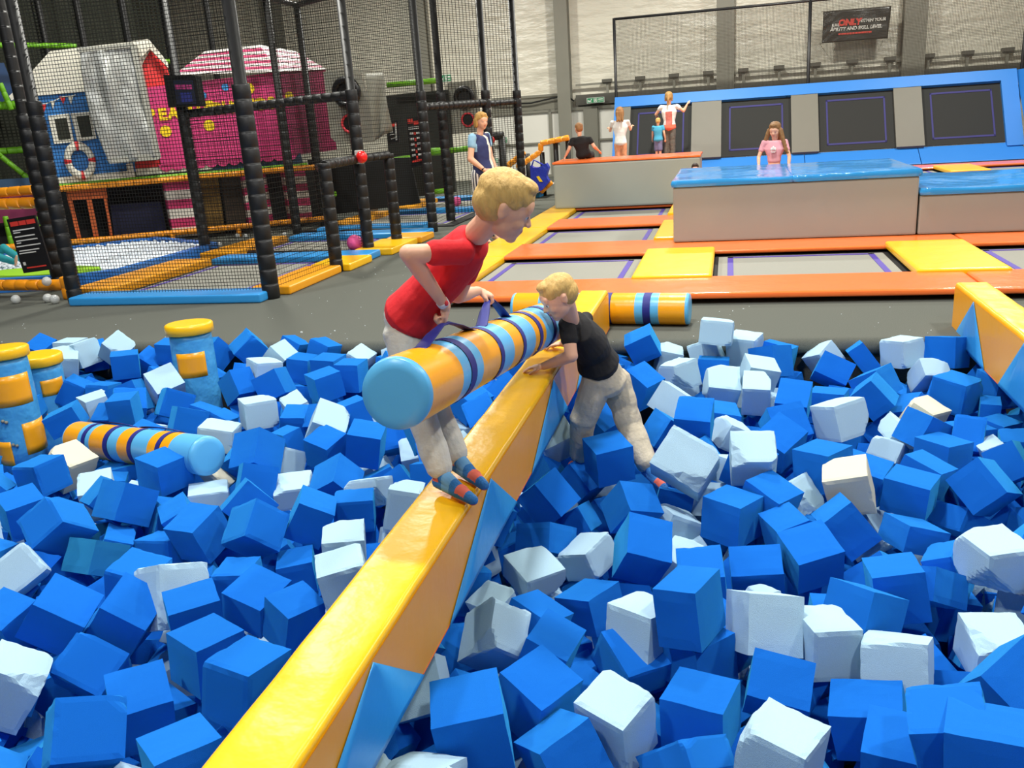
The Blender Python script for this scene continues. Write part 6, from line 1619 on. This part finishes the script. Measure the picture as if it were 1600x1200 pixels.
# ---- boy in red on the beam, carrying the roll
Y1 = 2.82
J = dict(head=ony(788, 322, 2.78), face=V((.84, .30, -.44)), up=V((.40, .0, .90)), H=.218,
         neck=ony(748, 362, 2.82), chest=ony(712, 406, 2.88), hip=ony(638, 498, 2.90), front=V((.78, .10, -.60)),
         shR=ony(722, 394, 2.77), elR=ony(638, 396, 2.62), wrR=onx(688, 468, -.95),
         shL=ony(742, 394, 2.99), elL=ony(716, 462, 3.06), wrL=ony(745, 470, 3.02),
         hipR=ony(629, 524, 2.845), knR=ony(650, 625, 2.78), anR=ony(690, 742, 2.70), toeR=ony(738, 772, 2.615),
         hipL=ony(642, 520, 2.955), knL=ony(672, 620, 2.92), anL=ony(716, 721, 2.85), toeL=ony(756, 756, 2.74), base=.30)
J['wrR'] = FIST_R + V((.012, -.016, .064)); J['wrL'] = FIST_L + V((-.040, -.02, .046))
for s in 'RL':
    J['an' + s].z = max(J['an' + s].z, .375); J['toe' + s].z = .318
def ex1(t, J):
    cuff(t, J['wrR'], J['elR'], .0215, BAND); m = MB()
    d = (J['elR'] - J['wrR']).normalized(); m.ball(J['wrR'] + d * .024 + V((.017, -.012, .0)), (.008, .008, .010), BANDR); m.build('band_clasp', t)
person('person', 'boy in a red T-shirt standing on the beam, carrying the striped roll', J, k=1.0, kp=1.02, ptop=.33, skirt_hem=-.08, S=.98, vox=.0038, shirt=[TEE_R], sleeve=.50, pants=[CHIN2], socks=[SOCKB, SOCKO, SOCKL], hairm=BLOND,
       pose_hands={'R': (FIST_R + V((0, 0, .022)) - J['wrR'], V((-.9, 0, -.3)), (.9, 1.35, .9), .02, 1), 'L': (FIST_L + V((0, 0, .024)) - J['wrL'], V((-.25, 0, -.95)), (.8, 1.35, .9), .02, -1)}, extra=ex1)
# ---- boy in black leaning on the beam from the pit
J = dict(head=ony(873, 464, 4.08), face=V((-.78, -.42, -.42)), up=V((-.32, -.1, .94)), H=.208,
         neck=ony(892, 499, 4.20), chest=ony(918, 532, 4.34), hip=ony(946, 592, 4.42), front=V((-.62, -.1, -.75)),
         shL=ony(886, 508, 4.18), elL=ony(893, 556, 4.12), wrL=ony(846, 570, 4.16),
         shR=ony(914, 500, 4.48), elR=ony(896, 534, 4.52), wrR=ony(874, 536, 4.60),
         hipL=ony(932, 600, 4.36), knL=ony(912, 655, 4.34), anL=ony(905, 712, 4.40), toeL=ony(890, 735, 4.34),
         hipR=ony(962, 598, 4.48), knR=ony(984, 664, 4.44), anR=ony(1012, 728, 4.30), toeR=ony(1040, 766, 4.18), base=-.50)
J['wrL'] = V((-.915, 4.20, .335)); J['wrR'] = V((-.90, 4.66, .335))
def ex2(t, J): cuff(t, J['wrL'], J['elL'], .0205, BANDR, w=.010)
person('person', 'boy in a black T-shirt climbing out of the cubes with hands on the beam', J, k=1.1, kp=1.28, ptop=.5, S=.95, vox=.0045, skirt_hem=-.42, shirt=[TEE_K], sleeve=.42, pants=[CHINO], socks=[SOCKB, SOCKO], hairm=BLOND,
       pose_hands={'L': (V((-.95, .1, -.10)), V((0, 0, -1)), (.12, .25, .2), .12, 1), 'R': (V((-.95, -.1, -.1)), V((0, 0, -1)), (.12, .25, .2), .12, -1)}, extra=ex2)
# ---- woman
NAVYV = mat('navy_gilet', (38, 46, 92), .75, var=.1, vscale=8, bump=.4, bscale=14); CRM = mat('cream_lining', (226, 220, 204), .8); SLV = mat('pale_blue_sleeve', (140, 182, 208), .85)
STR = mat('striped_trousers', (236, 234, 228), .85)
nt = STR.node_tree; tc = nt.nodes.new('ShaderNodeTexCoord'); sx = nt.nodes.new('ShaderNodeSeparateXYZ'); nt.links.new(tc.outputs['Object'], sx.inputs[0])
dv = nt.nodes.new('ShaderNodeMath'); dv.operation = 'DIVIDE'; dv.inputs[1].default_value = .040; fr = nt.nodes.new('ShaderNodeMath'); fr.operation = 'FRACT'; gt = nt.nodes.new('ShaderNodeMath'); gt.operation = 'GREATER_THAN'; gt.inputs[1].default_value = .55
mx = nt.nodes.new('ShaderNodeMix'); mx.data_type = 'RGBA'; mx.inputs[6].default_value = (.8, .78, .74, 1); mx.inputs[7].default_value = (.02, .022, .05, 1)
nt.links.new(sx.outputs[0], dv.inputs[0]); nt.links.new(dv.outputs[0], fr.inputs[0]); nt.links.new(fr.outputs[0], gt.inputs[0]); nt.links.new(gt.outputs[0], mx.inputs[0]); nt.links.new(mx.outputs[2], nt.nodes['Principled BSDF'].inputs['Base Color'])
wx, wy = -3.12, 11.3
J = dict(head=V((wx + .03, wy, 1.555)), face=V((.75, -.62, -.12)), up=V((0, 0, 1)), H=.215, neck=V((wx, wy, 1.40)), chest=V((wx - .01, wy, 1.25)), hip=V((wx + .02, wy, .92)), front=V((.98, -.2, 0)),
         shR=V((wx - .06, wy - .17, 1.36)), elR=V((wx - .09, wy - .22, 1.10)), wrR=V((wx + .08, wy - .20, .95)), shL=V((wx + .04, wy + .17, 1.36)), elL=V((wx + .06, wy + .2, 1.1)), wrL=V((wx + .14, wy + .18, .90)),
         hipR=V((wx - .05, wy - .08, .88)), knR=V((wx - .04, wy - .09, .48)), anR=V((wx - .06, wy - .08, .09)), toeR=V((wx + .08, wy - .18, .03)), hipL=V((wx + .07, wy + .08, .88)), knL=V((wx + .09, wy + .08, .48)), anL=V((wx + .07, wy + .10, .09)), toeL=V((wx + .22, wy + .0, .03)), base=0)
def wp(c, n):
    q = c - V((wx, wy, 0)); f = V((.98, -.2, 0)); s = V((.2, .98, 0)); d = q.dot(f); e = q.dot(s)
    if c.z > 1.18 and abs(e) > .165: return 2
    if abs(e - .02) < .035 and d > 0: return 1
    return 1 if c.z > 1.40 and d > 0 else 0
def exw(t, J): cuff(t, J['wrR'], J['elR'], .026, BLK, 'watch', .03)
person('person', 'woman in a navy gilet and striped trousers watching with one hand in her pocket', J, k=1.38, S=1.15, vox=.011, shirt=[NAVYV, CRM, SLV], shirt_paint=wp, sleeve=.36, pants=[STR], hairm=hair_mat('golden_hair', (196, 152, 84)), hair='bob', extra=exw,
       pose_hands={'R': (V((.8, -.1, -.5)), V((.2, 1, 0)), (.4, .4, .3)), 'L': (V((.1, 0, -1)), V((-1, 0, 0)), (.3, .4, .3))}, socks=None)
# ---- children around the far blocks
def kid(label, px, py_head, Y, face, H, hip_px, hands, **kw): pass
def std(px, pyt, Y, hgt, face, lean=0.0, arms=None, legs=None, H=None):
    """upright child whose head top is seen at (px, pyt); hgt is the body height"""
    top = ony(px, pyt, Y); x, y, z = top.x, Y, top.z; H = H or hgt / 6.3; f = V((face[0], face[1], 0)).normalized(); s = V((-f.y, f.x, 0)) * 1.0   # s = the child's left
    s = V((-f.y, f.x, 0))
    z0 = z - hgt
    J = dict(head=V((x, y, z - H * .52)), face=V((f.x, f.y, -.12)), up=V((0, 0, 1)), H=H, neck=V((x, y, z - H * 1.02)) - f * .01, chest=V((x, y, z - H * 1.75)), hip=V((x, y, z0 + hgt * .50)), front=f, base=z0)
    w = hgt * .115
    for n_, sg in (('L', 1), ('R', -1)):
        a = (arms or {}).get(n_, (.05, 0, -.42, .04, .03, -.40))
        sh = V((x, y, z - H * 1.30)) + s * w * sg; J['sh' + n_] = sh
        el = sh + (s * sg * a[0] + f * a[1] + V((0, 0, 1)) * a[2] * .38) * hgt; wr = el + (s * sg * a[3] + f * a[4] + V((0, 0, 1)) * a[5] * .36) * hgt
        J['el' + n_] = el; J['wr' + n_] = wr
        l = (legs or {}).get(n_, (0, 0)); hp = J['hip'] + s * sg * hgt * .045 - V((0, 0, hgt * .02)); J['hip' + n_] = hp
        J['kn' + n_] = hp + V((0, 0, -hgt * .235)) + f * l[0] * hgt; J['an' + n_] = V((J['kn' + n_].x, J['kn' + n_].y, 0)) + f * l[1] * hgt + V((0, 0, z0 + hgt * .045)); J['toe' + n_] = J['an' + n_] + f * hgt * .10 - V((0, 0, hgt * .03))
    return J
def rest(J, d=.0): return {'L': (J['wrL'] - J['elL'], V((0, 0, -1)) + V((.1, .3, 0)), (.3, .4, .3), .1, 1), 'R': (J['wrR'] - J['elR'], V((0, 0, -1)) + V((.1, .3, 0)), (.3, .4, .3), .1, -1)}
TEEW = mat('white_cotton', (228, 226, 222), .85, var=.05, vscale=8); PRT = mat('coral_print_leggings', (226, 150, 110), .85, var=.45, vscale=22); GRYL = mat('grey_print_leggings', (96, 92, 84), .85, var=.6, vscale=26)
TEEB = mat('turquoise_cotton', (70, 164, 200), .85); SHB = mat('grey_blue_shorts', (110, 108, 140), .85, var=.3, vscale=20); PNKT = mat('pink_cotton', (222, 158, 168), .85, var=.05, vscale=8); CORAL = mat('coral_hem', (230, 110, 84), .85)
# boy in black sitting on the far block
p = ony(904, 192, 15.0); bx_, bz = p.x, .835
J = dict(head=V((bx_, 15.0, bz + .49)), face=V((-.5, .8, -.1)), up=V((0, 0, 1)), H=.185, neck=V((bx_ + .01, 14.98, bz + .39)), chest=V((bx_ + .03, 14.98, bz + .26)), hip=V((bx_ + .06, 15.0, bz + .075)), front=V((-.2, 1, 0)),
         shR=V((bx_ + .17, 15.0, bz + .32)), elR=V((bx_ + .25, 14.98, bz + .19)), wrR=V((bx_ + .30, 15.1, bz + .12)), shL=V((bx_ - .11, 14.96, bz + .32)), elL=V((bx_ - .17, 14.92, bz + .17)), wrL=V((bx_ - .24, 14.94, bz + .06)),
         hipR=V((bx_ + .12, 15.06, bz + .06)), knR=V((bx_ + .14, 15.36, bz + .05)), anR=V((bx_ + .14, 15.42, bz - .25)), toeR=V((bx_ + .14, 15.52, bz - .28)), hipL=V((bx_ + .0, 15.06, bz + .06)), knL=V((bx_ - .02, 15.36, bz + .05)), anL=V((bx_ - .02, 15.42, bz - .25)), toeL=V((bx_ - .02, 15.52, bz - .28)), base=bz)
person('person', 'boy in a black T-shirt sitting on the long far block, seen from behind', J, k=1.0, S=.9, vox=.011, shirt=[TEE_K], sleeve=.45, pants=[TEE_K], hairm=BROWN, pose_hands=rest(J), show_eyes=True)
# girl in white T-shirt
J = std(968, 167, 19.7, 1.50, (-.1, 1), arms={'L': (.03, .06, -.3, .02, .14, .1), 'R': (.03, .06, -.3, .02, .14, .12)})
person('person', 'girl in a white T-shirt and coral leggings standing at the trampoline wall', J, k=1.05, S=1.0, vox=.012, shirt=[TEEW], sleeve=.4, pants=[PRT], hairm=BROWN, hair='long', pose_hands=rest(J))
# jumping girl with raised arms
J = std(1045, 143, 20.42, 1.52, (.05, 1), arms={'L': (.08, .05, -.26, .0, .10, -.05), 'R': (.09, .02, -.20, .05, .02, .25)}, legs={'L': (.01, -.02), 'R': (-.01, .0)})
hzc = J['hip'].z
person('person', 'girl in grey patterned leggings jumping with both arms out', J, k=1.15, S=1.0, vox=.012, shirt=[TEEW, CORAL, mat('red_print', (196, 110, 100), .85, var=.4, vscale=30)], shirt_paint=lambda c, n, z=hzc, x=J['chest'].x: 1 if c.z < z + .07 else (2 if abs(c.x - x) < .07 and c.z < z + .34 else 0), sleeve=.3, pants=[GRYL], hairm=SANDY, hair='tail', pose_hands=rest(J), socks=[SOCKB])
# small boy in turquoise
J = std(1028, 184, 20.35, .93, (.1, 1), arms={'L': (.03, .08, -.36, .02, .05, -.36), 'R': (.03, -.02, -.4, .02, .03, -.38)}, legs={'L': (.02, 0), 'R': (-.02, 0)})
person('person', 'small boy in a turquoise T-shirt and shorts beside the jumping girl', J, k=.82, S=.75, vox=.010, shirt=[TEEB], sleeve=.45, pants=[SHB], pant_end='knee', hairm=BLOND, pose_hands=rest(J), socks=[SOCKB])
# girl in pink behind the tall block
J = std(1211, 190, 12.7, 1.22, (-.2, -1), arms={'L': (.05, .03, -.42, .0, .06, -.38), 'R': (.05, .03, -.40, -.02, .10, -.3)}, H=.205)
J['face'] = V((-.30, -.85, -.30))
def exp(t, J):
    c = J['chest'] + V((-.02, -.100, -.0)); m = MB()
    for dx, dz, rx, rz in ((0, .02, .014, .030), (-.024, .008, .013, .022), (.024, .008, .013, .022)): m.ball(c + V((dx, -.004, dz)), (rx, .012, rz), TEEW, seg=12, nr=8)
    for k in range(2): m.box(c + V((0, -.006, -.022 - .012 * k)), (.07 - .02 * k, .016, .005), TEEW)
    m.build('shirt_emblem', t)
person('person', 'girl with long wavy hair in a pink cropped top behind the tall block', J, k=.86, S=.9, vox=.008, shirt=[PNKT], sleeve=.5, midriff=.38, pants=[TEE_K], hairm=hair_mat('wavy_hair', (136, 98, 58)), hair='longfront', pose_hands=rest(J), extra=exp)
# child hidden behind the far block's right end
J = std(1086, 255, 13.0, .90, (0, -1))
person('person', 'child almost hidden behind the tall block, only dark hair showing', J, k=.8, S=.75, vox=.011, shirt=[TEE_K], pants=[TEE_K], hairm=hair_mat('dark_hair', (52, 38, 30)), pose_hands=rest(J))
# child lying in the ball pit, mostly beyond the left edge
P = onz(30, 409, .22); TEAL = mat('teal_leggings', (40, 150, 160), .85)
x, y, z = P
J = dict(head=V((x - 1.12, y + .1, .40)), face=V((.3, -.3, .8)), up=V((-.9, 0, .4)), H=.195, neck=V((x - 1.0, y + .1, .36)), chest=V((x - .88, y + .1, .30)), hip=V((x - .62, y + .08, .22)), front=V((.1, -.5, .86)),
         shL=V((x - .92, y + .24, .30)), elL=V((x - .8, y + .36, .22)), wrL=V((x - .64, y + .40, .2)), shR=V((x - .92, y - .04, .30)), elR=V((x - .8, y - .16, .22)), wrR=V((x - .64, y - .2, .2)),
         hipL=V((x - .6, y + .14, .22)), knL=V((x - .36, y + .18, .38)), anL=V((x - .12, y + .2, .2)), toeL=V((x - .08, y + .2, .30)), hipR=V((x - .6, y + .02, .22)), knR=V((x - .33, y - .0, .30)), anR=V((x - .06, y - .0, .215)), toeR=V((x + .0, y - .02, .30)), base=.1)
person('person', 'child in teal leggings lying in the ball pit at the left edge', J, k=.9, S=.85, vox=.009, shirt=[TEAL], pants=[TEAL], hairm=BROWN, pose_hands=rest(J))
